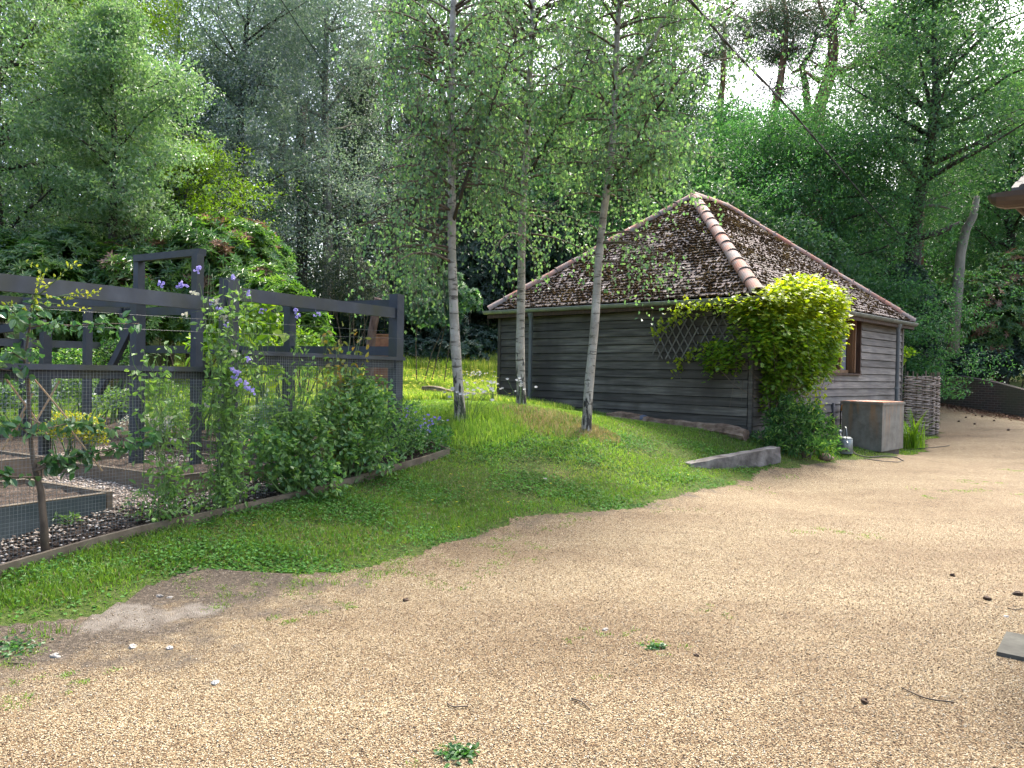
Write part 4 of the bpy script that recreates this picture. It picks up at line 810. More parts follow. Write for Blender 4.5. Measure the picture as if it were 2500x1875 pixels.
# leaning bare trunk at right and the oak's low mossy boughs
def stemtree(label, pts, rs, bark, group=None, limbs=()):
    b = pts[0]; t = thing('tree_trunk', label, 'tree trunk', tuple(b), 0, group); mb = MB(); o = np.array(tuple(b)); mb.tube([np.array(tuple(p))-o for p in pts], rs, 9)
    for lp, lr in limbs: mb.tube([np.array(tuple(p))-o for p in lp], lr, 6)
    mb.build('trunk', M[bark], t, True)
Yt = 25.6
stemtree('pale leaning trunk rising out of the right rhododendrons', [P(2325,860,Yt), P(2338,700,Yt), P(2345,620,Yt), P(2358,560,Yt), P(2375,530,Yt), P(2385,480,Yt)], [.2, .17, .15, .14, .13, .09], 'grey_bark')
stemtree('thin red pine trunk just right of the thick black oak trunk', [P(2245,700,30), P(2248,580,30), P(2250,500,30), P(2245,430,30)], [.13, .12, .12, .1], 'pine_bark')
stemtree('mossy bough curving right from the black oak trunk', [P(2232,588,24.2), P(2255,578,24), P(2290,570,23.9), P(2320,555,23.9), P(2345,540,24)], [.09, .1, .09, .07, .03], 'bark')
stemtree('straight bare bough right of the black oak trunk', [P(2238,510,24.2), P(2260,502,24), P(2290,502,23.9), P(2320,510,23.8)], [.06, .055, .05, .02], 'grey_bark')
for i, (px, y0, y1, Y, r, lab, bk) in enumerate([(661,600,495,26,.06,'slender pale stem standing above the rhododendron bank','grey_bark'),(735,700,380,29,.22,'thick dark conifer trunk behind the rhododendron bank','bark'),(690,700,420,31,.16,'dark trunk left of the thick conifer trunk','bark'),(822,720,500,30,.09,'pale thin trunk right of the dull conifer','grey_bark'),(600,640,470,30,.14,'dark trunk behind the willow, above the rhododendron top','bark'),(420,640,450,27,.15,'dark trunk under the low hornbeam','bark'),(1160,800,420,36,.2,'dark trunk in the deep shade right of the leftmost birch','bark'),(1340,760,400,36,.18,'dark trunk behind the left slope of the shed roof','bark')]):
    stemtree(lab, [P(px, y0+80, Y), P(px, y0, Y), P(px+4, (y0+y1)/2, Y), P(px-3, y1, Y), P(px+2, y1-120, Y)], [r*1.1, r, r*.95, r*.9, r*.8], bk, 'bare trunks in the wood')
# far woodland: one mass
n = 90000
az_ = R.uniform(-.80, .80, n); yy = R.uniform(46, 62, n); xx = az_*yy; top = 9 + 3*np.sin(xx*.35)+2*np.sin(xx*.9+1)+2.5*(np.abs(xx/yy-.02) < .25) - 3.0*((xx/yy > .3) & (xx/yy < .52)) + 5*(xx/yy < -.25)
zz = h(xx, yy)+R.rand(n)**1.0*top; cx = np.round(xx/2.2)*2.2+R.normal(size=n)*.75; Pp = np.stack([cx, yy, zz+.5*np.sin(cx*3+zz)], 1)
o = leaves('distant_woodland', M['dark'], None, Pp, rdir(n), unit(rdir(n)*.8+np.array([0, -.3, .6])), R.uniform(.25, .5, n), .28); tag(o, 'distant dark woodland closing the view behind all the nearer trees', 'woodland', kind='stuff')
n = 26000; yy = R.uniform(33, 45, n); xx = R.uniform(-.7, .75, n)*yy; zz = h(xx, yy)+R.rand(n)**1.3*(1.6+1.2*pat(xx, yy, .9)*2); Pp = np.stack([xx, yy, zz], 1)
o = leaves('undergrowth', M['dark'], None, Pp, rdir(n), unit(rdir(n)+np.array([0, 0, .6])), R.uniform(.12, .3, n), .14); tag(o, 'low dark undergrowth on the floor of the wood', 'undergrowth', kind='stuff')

# ================================================================ rhododendrons and shrubs
def e_at(px, py, Y, rx, ry, rz, o): p = P(px, py, Y); return (p.x-o[0], p.y-o[1], p.z-o[2], rx, ry, rz)
def shrub_px(name, label, cat, px, Y, blobs, n, L, W, mat, mode='rosette', group=None, shape='rhomb', extra=(), k=7, bias=.8, dy=0):
    x = X_(px, Y); o = (x, Y, hz(x, Y)); ells = [e_at(a, b, Y+d, rx/F*Y, rx/F*Y*.8, ry/F*Y, o) for a, b, d, rx, ry in blobs]
    return bush(name, label, cat, o, ells, n, L, W, mat, mode, group, shape, 4 if name == 'laurel' else 10, extra, bias, k)
RG = 'rhododendrons on the left bank'
shrub_px('rhododendron', 'large rhododendron bank with rust brown spent blooms behind the garden fence', 'shrub', 420, 16.5, [(330,760,0,170,150),(480,700,.6,150,150),(560,660,1.2,130,130),(620,760,0,110,110),(220,800,0,130,120),(700,820,-.2,60,90)], 5200, .17, .05, M['rhodo'], group=RG, extra=[(M['rust'], .26, 'spent_blooms'), (M['rhodoB'], .42, 'fresh_foliage')])
shrub_px('rhododendron', 'bright green rhododendron sloping down at the right end of the bank', 'shrub', 730, 15.2, [(690,790,0,70,90),(745,820,-.2,55,75),(650,760,.3,60,80),(780,860,-.4,30,50)], 1700, .15, .045, M['rhodoB'], group=RG, extra=[(M['rhodo'], .3, 'darker_foliage')])  # darker leaves mixed in by pattern
shrub_px('rhododendron', 'dark rhododendron at the far left behind the fence rail', 'shrub', 60, 15, [(60,720,0,130,110),(150,650,1,110,90),(-60,680,.5,130,130)], 2600, .16, .05, M['rhodo'], group=RG, extra=[(M['rhodoB'], .35, 'pale_foliage')])
shrub_px('rhododendron', 'high rhododendron with pink brown patches at the top of the bank', 'shrub', 400, 19, [(240,600,0,120,70),(400,590,.4,130,70),(540,600,.3,120,60),(640,640,0,70,60)], 3000, .18, .05, M['rhodo'], group=RG, extra=[(M['rust'], .26, 'spent_blooms')])
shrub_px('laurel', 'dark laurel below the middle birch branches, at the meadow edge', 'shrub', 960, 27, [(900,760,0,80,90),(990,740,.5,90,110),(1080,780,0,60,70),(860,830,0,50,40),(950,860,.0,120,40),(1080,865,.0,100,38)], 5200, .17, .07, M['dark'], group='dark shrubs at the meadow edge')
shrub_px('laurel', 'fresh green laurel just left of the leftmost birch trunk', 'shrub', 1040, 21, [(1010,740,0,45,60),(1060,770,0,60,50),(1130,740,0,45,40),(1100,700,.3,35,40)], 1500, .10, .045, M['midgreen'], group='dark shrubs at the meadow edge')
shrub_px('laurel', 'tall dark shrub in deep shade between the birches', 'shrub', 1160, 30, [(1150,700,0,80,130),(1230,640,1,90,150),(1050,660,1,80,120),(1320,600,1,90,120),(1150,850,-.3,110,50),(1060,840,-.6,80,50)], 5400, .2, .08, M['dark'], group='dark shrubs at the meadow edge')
shrub_px('cypress_shrub', 'grey green cypress bush on the slope right of the rhododendrons', 'shrub', 850, 24, [(840,690,0,70,80),(900,740,0,60,70),(790,720,0,50,60)], 6000, .09, .04, M['yew'], mode='random', group='dark shrubs at the meadow edge')
RR = 'rhododendrons behind the brick wall'
shrub_px('rhododendron', 'rhododendron with brown blooms above the brick wall at the right edge', 'shrub', 2400, 26.6, [(2380,760,0,110,90),(2470,700,.4,100,80),(2300,800,0,80,80),(2450,820,-.3,110,90)], 3800, .19, .06, M['rhodo'], group=RR, extra=[(M['rust'], .3, 'spent_blooms')])
shrub_px('rhododendron', 'dark rhododendron behind the wattle screen and brick wall', 'shrub', 2255, 24.0, [(2240,800,0,60,100),(2215,720,.3,50,70),(2250,900,-.2,45,50),(2225,880,0,50,60)], 2800, .18, .06, M['dark'], group=RR)
shrub_px('rhododendron', 'dark rhododendron overhanging the brick wall at the right edge', 'shrub', 2470, 26.0, [(2400,890,0,80,50),(2490,880,0,80,60),(2350,900,.2,60,40)], 2300, .17, .055, M['dark'], group=RR)
shrub_px('beech_shrub', 'young maple with fresh green leaves behind the roof ridge', 'shrub', 1850, 22.5, [(1790,520,0,70,45),(1840,560,0,60,50),(1760,480,0,40,40)], 1500, .12, .08, M['midgreen'], mode='random', group='young trees behind the roof')
shrub_px('beech_shrub', 'young maple with hand shaped leaves over the right roof slope', 'shrub', 1990, 22, [(1940,580,0,60,50),(2000,620,0,70,50),(2080,690,.3,70,50)], 1700, .12, .08, M['midgreen'], mode='random', group='young trees behind the roof')

# ================================================================ birches
def birch(label, Y, pts_px, r0, z0off, forks, br_specs, nl_per, leafsize=.056, seed=1):
    b = G(pts_px[0][0], pts_px[0][1]); t = thing('birch_tree', label, 'birch', tuple(b), 0, 'three birches on the lawn'); o = np.array(tuple(b)); Yb = b.y
    pts = [np.array(P(a, c, Yb))-o for a, c in pts_px]; pts[0][2] -= .12
    top = pts[-1]; pts += [top+np.array([.1, .1, 1.3]), top+np.array([.15, .1, 2.8]), top+np.array([.2, .2, 4.2])]
    pts = np.array(pts); zk = pts[:, 2]
    # resample
    zs = np.arange(zk[0], zk[-1], .12); px_ = np.interp(zs, zk, pts[:, 0])+.008*np.sin(zs*3.1+seed); py_ = np.interp(zs, zk, pts[:, 1])+.006*np.sin(zs*4.3)
    k5 = np.ones(5)/5
    if len(px_) > 12: px_[2:-2] = np.convolve(px_, k5, 'valid')
    cp_ = np.stack([px_, py_, zs], 1); zr = (zs-zs[0])/(zs[-1]-zs[0]); rs = r0*(1.0-.80*zr)*(1+.06*np.sin(zs*7+seed)*R.rand(len(zs)))+r0*.28*np.exp(-(zs-zs[0])/.22)
    mb = MB(); mb.tube(cp_, rs, 18)
    fk = []; lb = MB()
    for fp, fr in forks:
        q = np.array([np.array(P(a, c, Yb+dd))-o for a, c, dd in fp]); (mb if fr > .035 and seed == 3 else lb).tube(q, np.linspace(fr, fr*.35, len(q)), 9); fk.append((q, fr))
    mb.build('trunk', M['birch'], t, True)
    bb = MB(); tw = MB(); LP, LD = [], []
    def at(z): return np.array([np.interp(z, zs, px_), np.interp(z, zs, py_), z])
    def branch(st, az_, L, el, r, twn, dens=1.0, hang=.8):
        d = np.array([math.cos(az_)*math.cos(el), math.sin(az_)*math.cos(el), math.sin(el)]); us = np.linspace(0, 1, 7)
        side = np.array([-math.sin(az_), math.cos(az_), 0]); wv = R.normal()*.12
        q = np.array([st+d*L*u+np.array([0, 0, -.38*L*u**2.4])+side*wv*L*u*u for u in us]); bb.tube(q, r*(1-.85*us), 6)
        for j in range(twn):
            u = R.uniform(.18, 1.0); s = np.array([np.interp(u, us, q[:, c]) for c in range(3)]); a2 = R.rand()*6.28; out = R.uniform(.1, .45); hl = R.uniform(.35, 1.)*hang
            w_ = np.linspace(0, 1, 5); tq = s+np.stack([np.cos(a2)*out*np.sqrt(w_), np.sin(a2)*out*np.sqrt(w_), -hl*w_**1.6+.06*np.sin(w_*3)], 1)
            tw.tube(tq, [.004, .0032, .0025, .002, .0015], 3, cap=False)
            m = max(3, int(nl_per*.80*dens*R.uniform(.7, 1.2))); uu = R.uniform(.12, 1.03, m)
            lp = np.stack([np.interp(uu, w_, tq[:, c]) for c in range(3)], 1)+R.normal(size=(m, 3))*.045; LP.append(lp); LD.append(unit(R.normal(size=(m, 3))*.5+np.array([0, 0, -.9])))
    for (zlo, zhi, nbr, azc, azs, Lm, el, twn, dens, hang) in br_specs:
        for i in range(nbr):
            z = R.uniform(zlo, zhi); st = at(z); branch(st, azc+R.uniform(-azs, azs), Lm*R.uniform(.6, 1.15), el+R.uniform(-.25, .25), .011+.006*Lm, twn, dens, hang)
    for q, fr in fk:
        for i in range(16):
            u = R.uniform(.3, 1); kk = np.linspace(0, 1, len(q)); st = np.array([np.interp(u, kk, q[:, c]) for c in range(3)]); branch(st, R.rand()*6.28, R.uniform(.5, 1.3), R.uniform(-.1, .7), .010, 9, 1.0, .6)
    lb.n and lb.build('limbs', M['bark'], t, True); bb.build('branches', M['brownstem'], t, True); tw.build('twigs', M['brownstem'], t)
    Pp = np.concatenate(LP); D = np.concatenate(LD); rr_ = np.hypot(Pp[:, 0]-np.interp(Pp[:, 2], zs, px_), Pp[:, 1]-np.interp(Pp[:, 2], zs, py_)); kp = (rr_ > .42) | (R.rand(len(Pp)) < .25); Pp = Pp[kp]; D = D[kp]; n = len(Pp); N = unit(rdir(n)+np.array([0, -.15, .25]))
    leaves('crown', M['birchleaf'], t, Pp, D, N, leafsize*R.uniform(.7, 1.2, n), leafsize*.8, 'rhomb'); return t
pi = math.pi
birch('leftmost birch, straight pale trunk with blue and white flowers at its foot', 10.5, [(1124,1025),(1116,900),(1109,760),(1101,620),(1105,450),(1100,300),(1104,150),(1108,0)], .072, 0,
      [([(1105,545,0),(1130,460,-.3),(1175,330,-.6),(1230,180,-.9),(1270,60,-1.1)], .026), ([(1108,330,0),(1060,180,.3),(1015,60,.5),(990,-40,.7)], .022)],
      [(2.1, 3.1, 13, pi*1.0, 1.0, 1.45, .15, 11, 1., 1.1), (2.9, 4.3, 24, pi, pi, 1.5, .35, 12, 1.1, .9), (4.3, 6.4, 34, pi, pi, 1.5, .5, 10, 1.0, .8), (6.4, 9.5, 20, pi, pi, 1.2, .6, 8, 1., .7)], 17, seed=1)
birch('middle birch, slimmest of the three, standing close to the downpipe', 14.2, [(1272,992),(1271,800),(1272,640),(1280,450),(1288,300),(1296,150),(1300,0)], .074, 0,
      [([(1282,440,0),(1330,360,-.4),(1390,250,-.7),(1440,120,-1)], .03)],
      [(2.6, 4.2, 18, pi, pi, 1.5, .2, 11, 1., .8), (4.2, 7.0, 38, pi, pi, 1.8, .45, 10, 1.0, .9), (7, 10.5, 16, pi, pi, 1.4, .6, 8, 1., .7)], 17, .062, seed=2)
birch('rightmost birch, leaning trunk in front of the shed wall and roof', 10.7, [(1430,1056),(1440,930),(1450,800),(1462,640),(1476,500),(1492,380),(1502,250),(1503,140),(1507,60),(1512,0)], .068, 0,
      [([(1512,240,0),(1560,160,-.1),(1600,90,-.2),(1640,10,-.3),(1665,-60,-.4)], .036), ([(1480,465,0),(1530,380,-.4),(1580,295,-.7),(1640,220,-1.0),(1690,150,-1.2)], .024), ([(1480,465,0),(1540,430,-.3),(1580,395,-.5),(1640,350,-.8)], .013)],
      [(2.2, 3.2, 4, -.2, .6, 1.2, .0, 7, .8, .8), (2.9, 4.4, 18, 0, pi, 1.35, .3, 9, 1., .8), (4.4, 6.6, 32, pi, pi, 1.5, .5, 10, 1.0, .8), (6.6, 9.5, 16, pi, pi, 1.2, .6, 8, 1., .7)], 17, seed=3)

# ================================================================ golden hop on the corner of the shed
hop = thing('climbing_hop', 'golden hop climbing over the near corner and gutter of the shed', 'climber', tuple(sl(.25, -.35, -.25)), SH_R)
ho = np.array([.25, -.35, -.25])
def hell(x, y, z, a, b, c): return (x-ho[0], y-ho[1], z-ho[2], a, b, c)
main = [hell(2.2,-.4,1.95,.2,.2,.14), hell(2.28,-.38,1.6,.16,.16,.12), hell(2.1,-.42,2.25,.22,.2,.13), hell(1.75,-.35,1.15,.14,.14,.2), hell(1.3,-.4,2.5,.22,.2,.12), hell(.5,-.4,2.46,.2,.2,.12), hell(-.25,.35,1.25,.14,.2,.16), hell(.1,-.35,.95,.16,.15,.22), hell(.9,-.4,.8,.15,.14,.2), hell(.0,-.25,2.0,.4,.38,.28), hell(-.2,.1,2.05,.2,.3,.16), hell(.3,-.42,2.2,.7,.3,.22), hell(1.9,-.3,1.35,.35,.3,.3), hell(.45,-.42,1.75,.75,.42,.62), hell(1.2,-.45,1.95,.8,.42,.60), hell(1.6,-.42,1.95,.5,.36,.5), hell(-.15,-.1,1.6,.3,.36,.45), hell(.6,-.40,1.2,.6,.32,.45), hell(1.3,-.4,1.35,.6,.3,.45), hell(1.85,-.32,1.5,.28,.25,.3), hell(.7,-.4,2.26,.7,.4,.22), hell(1.35,-.4,2.36,.6,.38,.2), hell(1.9,-.38,2.28,.4,.34,.2), hell(-.1,.5,1.25,.15,.35,.3), hell(.35,-.3,.85,.28,.2,.3), hell(.25,-.25,.55,.16,.14,.25),
        hell(1.0,-.35,.98,.28,.2,.3)]
Pp, N = bushpts(main, 19000, .72, -.9); Pp += R.normal(size=Pp.shape)*.05; wt = sl
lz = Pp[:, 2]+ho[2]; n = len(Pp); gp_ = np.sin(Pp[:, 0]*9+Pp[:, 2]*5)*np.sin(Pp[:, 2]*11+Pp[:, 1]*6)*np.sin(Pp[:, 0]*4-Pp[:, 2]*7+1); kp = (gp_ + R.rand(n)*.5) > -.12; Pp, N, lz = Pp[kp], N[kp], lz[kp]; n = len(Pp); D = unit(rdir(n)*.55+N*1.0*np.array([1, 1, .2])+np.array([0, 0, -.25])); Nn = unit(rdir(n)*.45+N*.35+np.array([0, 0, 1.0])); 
top = (lz + .35*pat(Pp[:, 0]*3, Pp[:, 2]*3) + .12*Pp[:, 0] + R.normal(size=n)*.18) > 1.95  # higher leaves take the brighter golden material: sunlit top put into the colour
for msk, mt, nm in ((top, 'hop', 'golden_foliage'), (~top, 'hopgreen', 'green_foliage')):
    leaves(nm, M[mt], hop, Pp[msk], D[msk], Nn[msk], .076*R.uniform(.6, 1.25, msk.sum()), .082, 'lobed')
hb = MB()
for i in range(34):
    a = rdir(1)[0]; e = main[i % len(main)]; q = np.array(e[:3])+a*np.array(e[3:6]); b = np.array([R.normal()*.06, R.normal()*.05, -.15]); m1 = np.array([R.normal()*.1, R.normal()*.08+.05, .55+R.rand()*.4]); m2 = (m1+q)/2+R.normal(size=3)*.12
    hb.tube([b, m1*.6+b*.4+R.normal(size=3)*.03, m1, m2, q], [.012, .009, .008, .005, .003], 5)
    if i % 2: hb.tube([q, q+np.array([R.normal()*.1, 0, -.2]), q+np.array([R.normal()*.15, R.normal()*.05, -.5-R.rand()*.4])], [.003, .0025, .002], 4)
hb.build('stems', M['brownstem'], hop)
# two long trailing shoots: one to the left under the gutter, one dangling right
tp = []; td = []
sh = MB()
for path_, cnt in (([(-.1,-.1,2.1),(-.34,.5,2.16),(-.36,1.05,2.0),(-.3,1.5,1.85),(-.25,1.7,1.68)], 170), ([(-.35,.2,2.12),(-.4,.9,2.14),(-.36,1.3,2.02)], 120), ([(-.15,.6,1.5),(-.1,1.05,1.35),(-.1,1.3,1.2),(-.1,1.35,1.0)], 110), ([(2.2,-.35,1.6),(2.35,-.3,1.1),(2.2,-.2,.7),(2.3,-.15,.4)], 90), ([(1.7,-.3,1.3),(1.8,-.2,.8),(1.6,-.15,.45)], 80), ([(.3,-.25,.5),(.5,-.35,.1),(.75,-.5,-.1),(1.0,-.6,-.2)], 90), ([(2.1,-.35,1.95),(2.45,-.3,1.7),(2.5,-.25,1.35)], 80), ([(1.5,-.35,1.5),(1.6,-.3,1.0),(1.5,-.25,.75)], 90), ([(.9,-.35,1.1),(1.0,-.3,.6),(1.1,-.2,.3)], 90)):
    q = np.array(path_)-ho; sh.tube(q, .004, 4); kk = np.linspace(0, 1, len(q)); uu = R.rand(cnt); tp.append(np.stack([np.interp(uu, kk, q[:, c]) for c in range(3)], 1)+R.normal(size=(cnt, 3))*.06)
sh.build('shoots', M['stem'], hop); Pp = np.concatenate(tp); n = len(Pp); leaves('shoot_foliage', M['hop'], hop, Pp, unit(rdir(n)+np.array([0, 0, -.5])), unit(rdir(n)*.6+np.array([-.4, -.3, .6])), .062*R.uniform(.6, 1.2, n), .06, 'lobed')

# ================================================================ things along the shed
# rotten log
def roughlog(name, p0, p1, r, label, cat, mat, flat=.75, n=14, m=26, rough=.22):
    p0 = np.array(tuple(p0)); p1 = np.array(tuple(p1)); o = (p0+p1)/2; d = unit(p1-p0); sd_ = unit(np.cross(d, (0, 0, 1.))); up = np.cross(sd_, d); V = []
    ridge = R.uniform(1-rough, 1+rough, n)
    for i in range(m):
        u = i/(m-1); c = p0+(p1-p0)*u-o+up*.02*math.sin(u*9)+sd_*.03*math.sin(u*5); rr = r*(1-.25*abs(2*u-1)**6)*(1+.1*math.sin(u*17))
        for j in range(n):
            a = j*6.283/n; k = ridge[j]*R.uniform(.92, 1.08); V.append(c+sd_*math.cos(a)*rr*k+up*math.sin(a)*rr*flat*k)
    Fq = [(i*n+j, i*n+(j+1) % n, (i+1)*n+(j+1) % n, (i+1)*n+j) for i in range(m-1) for j in range(n)]
    mb = MB(); mb.add2(V, [Fq, [list(range(n))[::-1], [(m-1)*n+j for j in range(n)]]]); ob = mb.build(name, mat); ob.location = o; return tag(ob, label, cat)
roughlog('rotten_log', sl(-.42, -.15, .03), sl(-.46, 2.5, .17), .14, 'crumbling brown log lying against the foot of the dark shed wall', 'log', M['log'], .8)
roughlog('rotten_log', sl(-.30, 5.3, .38), sl(-.6, 7.6, .55), .10, 'pale log lying behind the middle birch at the left shed corner', 'log', M['oldwood'], .7)
# sleeper
s0 = P(1674,1130,10.55); s1 = P(1893,1091,11.45); mb = MB()
s0.z -= .115; s1.z -= .11; d = s1-s0; nseg = 12
sv_ = d.normalized().cross(Vector((0, 0, 1))); V = []
for i in range(nseg+1):
    c = s0 + d*(i/nseg); 
    for a, b in ((-1,-1),(-1,-.3),(-1,.4),(-1,1),(-.3,1),(.4,1),(1,1),(1,.3),(1,-.4),(1,-1)):
        V.append(tuple(c + sv_*(a*.10+R.normal()*.004) + Vector((0, 0, b*.115+R.normal()*.004))))
k = 10; mb.add2(np.array(V)-np.array(tuple(s0)), [[(i*k+j, i*k+(j+1) % k, (i+1)*k+(j+1) % k, (i+1)*k+j) for i in range(nseg) for j in range(k)], [list(range(k))[::-1], [nseg*k+j for j in range(k)]]])
o = mb.build('timber_sleeper', M['sleeper']); o.location = s0; tag(o, 'grey weathered timber sleeper retaining the lawn beside the drive', 'sleeper')
g = P(1580,1037,13.5); mb = MB(); mb.blob((0,0,0), .10, .10, .075, 14, 8, .03); o = mb.build('ball', M['bluegrey'], smooth=True); o.location = (g.x-.1, g.y-.15, hz(g.x-.1, g.y-.15)+.06); tag(o, 'flattened slate blue ball by the end of the rotten log', 'ball')
# water tank
gtk = G(2152, 1108); tank = thing('water_tank', 'rust streaked galvanised water tank against the lighter shed wall', 'water tank', tuple(gtk), SH_R)
TW, TD, TH = 1.12, .70, .88
mb = MB(); x0, x1, y0, y1 = 0, TW, 0, TD
mb.box(x0, x1, y0, y0+.012, .03, TH); mb.box(x0, x1, y1-.012, y1, .03, TH); mb.box(x0, x0+.012, y0+.0125, y1-.0125, .03, TH); mb.box(x1-.012, x1, y0+.0125, y1-.0125, .03, TH); mb.build('body', M['tank'], tank)
mb = MB(); mb.box(x0-.02, x1+.02, y0-.02, y0+.03, TH-.03, TH+.012); mb.box(x0-.02, x0+.03, y0+.031, y1+.02, TH-.03, TH+.012); mb.box(x1-.03, x1+.02, y0+.031, y1+.02, TH-.03, TH+.012); mb.box(x0+.031, x1-.031, y1-.03, y1+.02, TH-.03, TH+.012); mb.build('rim', M['tank'], tank)
mb = MB(); mb.box(x0+.0, x0+TW*.55, y0+.0, y1, TH+.013, TH+.024); mb.box(x0+TW*.555, x1, y0+.01, y1, TH+.013, TH+.02); mb.build('lid', M['tanktop'], tank)
mb = MB(); mb.box(x0+.05, x1-.05, y0+.05, y1-.05, -.2, .03); mb.build('base', M['concrete'], tank)
# tap standpipe
sp = P(2030, 1090, 14.75); sz_ = hz(sp.x, sp.y); st = thing('tap_pipe', 'dark standpipe with an orange hose connector between tank and shrub', 'tap', (sp.x, sp.y, sz_), SH_R)
mb = MB(); mb.tube([(0,0,-.1),(0,0,.75)], .04, 10); mb.tube([(.0,0,.2),(.22,-.05,.2)], .02, 8); mb.build('pipe', M['cable'], st, True)
mb = MB(); mb.tube([(.28,-.05,-.1),(.28,-.05,.62),(.26,-.06,.78)], .014, 8); mb.build('riser', M['hose'], st, True); mb = MB(); mb.tube([(.28,-.08,.60),(.28,-.08,.72)], [.03,.022], 8); mb.build('connector', M['orange'], st, True)
# watering can
wl = G(2062, 1108)
can = thing('watering_can', 'dented galvanised watering can standing left of the water tank', 'watering can', tuple(wl), SH_R+.6); mb = MB()
mb.tube([(0,0,0),(0,0,.02),(0,0,.25),(0,0,.27),(0,0,.29)], [.12,.13,.125,.11,.095], 20); mb.tube([(0,0,.255),(0,0,.268)], .124, 20); mb.tube([(0,0,.01),(0,0,.025)], .135, 20); mb.build('body', M['galv'], can, True)
mb = MB(); mb.tube([(.11,0,.06),(.2,0,.14),(.30,0,.28),(.34,0,.33)], [.035,.022,.016,.016], 10); mb.tube([(.34,0,.33),(.37,0,.36)], [.02,.045], 12); mb.build('spout', M['galv'], can, True)
mb = MB(); a = np.linspace(0, pi, 14); mb.tube([( -.115*math.cos(x)*1.0, 0, .26+.20*math.sin(x)) for x in a], .010, 8); mb.tube([(-.12,0,.24),(-.19,0,.20),(-.18,0,.10),(-.12,0,.05)], .009, 8); mb.build('handle', M['galv'], can, True)
# hoses on the ground
def snake(name, pxs, r, mat, label, cat, dz=.012):
    pts = []
    for a, b in pxs: g = G(a, b); pts.append(Vector((g.x, g.y, g.z+dz)))
    q = []
    for i in range(len(pts)-1):
        p0 = pts[max(i-1, 0)]; p1 = pts[i]; p2 = pts[i+1]; p3 = pts[min(i+2, len(pts)-1)]
        for u in np.linspace(0, 1, 6, endpoint=False): q.append(.5*((2*p1)+(p2-p0)*u+(2*p0-5*p1+4*p2-p3)*u*u+(3*p1-p0-3*p2+p3)*u**3))
    q.append(pts[-1]); o0 = q[0].copy(); mb = MB(); mb.tube([p-o0 for p in q], r, 6); o = mb.build(name, mat, None, True); o.location = o0; return tag(o, label, cat)
snake('hose', [(2080,1100),(2090,1112),(2120,1118),(2160,1116),(2190,1120),(2205,1128)], .009, M['hose'], 'brown garden hose lying in front of the water tank', 'hose', .016)
snake('hose', [(2110,1122),(2150,1127),(2190,1130),(2200,1128)], .006, M['cable'], 'thin dark hose end on the gravel before the tank', 'hose')
snake('hose', [(2215,1100),(2260,1096),(2300,1092),(2318,1090)], .008, M['cable'], 'dark hose trailing right from the sword leaved plant', 'hose')
# shrub left of tank (dark, feathery) and yellow grass clump, stone
sc_ = G(1940, 1110)
bush('leafy_shrub', 'dark green leafy shrub growing at the shed foot below the hop', 'shrub', tuple(sc_), [(0,0,.35,.42,.34,.36),(.38,.25,.3,.38,.28,.3),(-.4,-.1,.2,.3,.25,.2),(-.1,.15,.68,.2,.2,.26),(.28,.1,.6,.16,.16,.24),(.1,-.3,.12,.5,.22,.14),(-.3,.1,.5,.15,.15,.2)], 3300, .095, .022, M['shrub'], 'random', None, 'leaf', 30, extra=[(M['pea'], .25, 'fresh_foliage')], bias=.5)
gc = G(2010, 1115); t = thing('grass_clump', 'yellow green grassy clump beside the watering can', 'plant', tuple(gc)); n = 420
a = R.rand(n)*6.28; q = R.rand(n)*.16; blades('blades', np.cos(a)*q, np.sin(a)*q, R.uniform(.10, .28, n), .011, M['sword'], None, None, 1.0, t, z=np.zeros(n))
mb = MB(); mb.blob((0,0,0), .13, .09, .07, 9, 5, .15); o = mb.build('rock', M['log'], smooth=True); o.location = G(2008, 1118)+Vector((-.05, -.25, .03)); tag(o, 'brown rock at the drive edge in front of the leafy shrub', 'rock')
# crocosmia right of tank
cc = G(2228, 1096); t = thing('sword_leaf_plant', 'clump of long sword shaped leaves between tank and wattle screen', 'plant', tuple(cc)); V, Fq, rr = [], [], []
for i in range(75):
    a = R.rand()*6.28; L = R.uniform(.55, 1.05); q0 = R.normal(size=2)*.09; out = R.uniform(.1, .65)*L; w_ = R.uniform(.018, .032); wd = np.array([-math.sin(a), math.cos(a), 0])*.5*w_; r_ = R.rand(); m = 8; arch = R.rand() < .35
    for j in range(m):
        u = j/(m-1); z = L*(u-(.55 if arch else .15)*u**3); c = np.array([q0[0]+math.cos(a)*out*u**1.6, q0[1]+math.sin(a)*out*u**1.6, z]); ww = wd*(1-u**3)*1.0; V += [c-ww, c+ww]; rr += [r_, r_]
    b = i*m*2; Fq += [(b+2*j, b+2*j+1, b+2*j+3, b+2*j+2) for j in range(m-1)]
np_mesh('leaves', V, [Fq], M['sword'], t, np.array(rr))
# wattle (woven willow) screen: curved
wc0 = sl(7.35, .15, 0); wc0 = sl(7.2, -.05, 0); wat = thing('wattle_screen', 'curved woven willow screen standing at the right corner of the shed', 'wattle screen', tuple(drop(wc0)), SH_R); hw = 1.4; ns = 9
def wp(u):   # plan curve in local coords
    return np.array([u*1.5*1.0 - .15*u*u, -.1-.55*math.sin(u*pi*.9)*.0+ (.9*max(0, u-.62)**1.3*1.6)])
wm = MB(); cur = [(0,0),(.3,-.25),(.65,-.42),(1.05,-.45),(1.40,-.30),(1.6,.0),(1.7,.5)]; cur = np.array(cur); cl_ = np.concatenate([[0], np.cumsum(np.linalg.norm(np.diff(cur, axis=0), axis=1))]); Lc = cl_[-1]
def cu_(s): return np.array([np.interp(s, cl_, cur[:, 0]), np.interp(s, cl_, cur[:, 1])])
sp_ = np.arange(.08, Lc, .24); sm = MB()
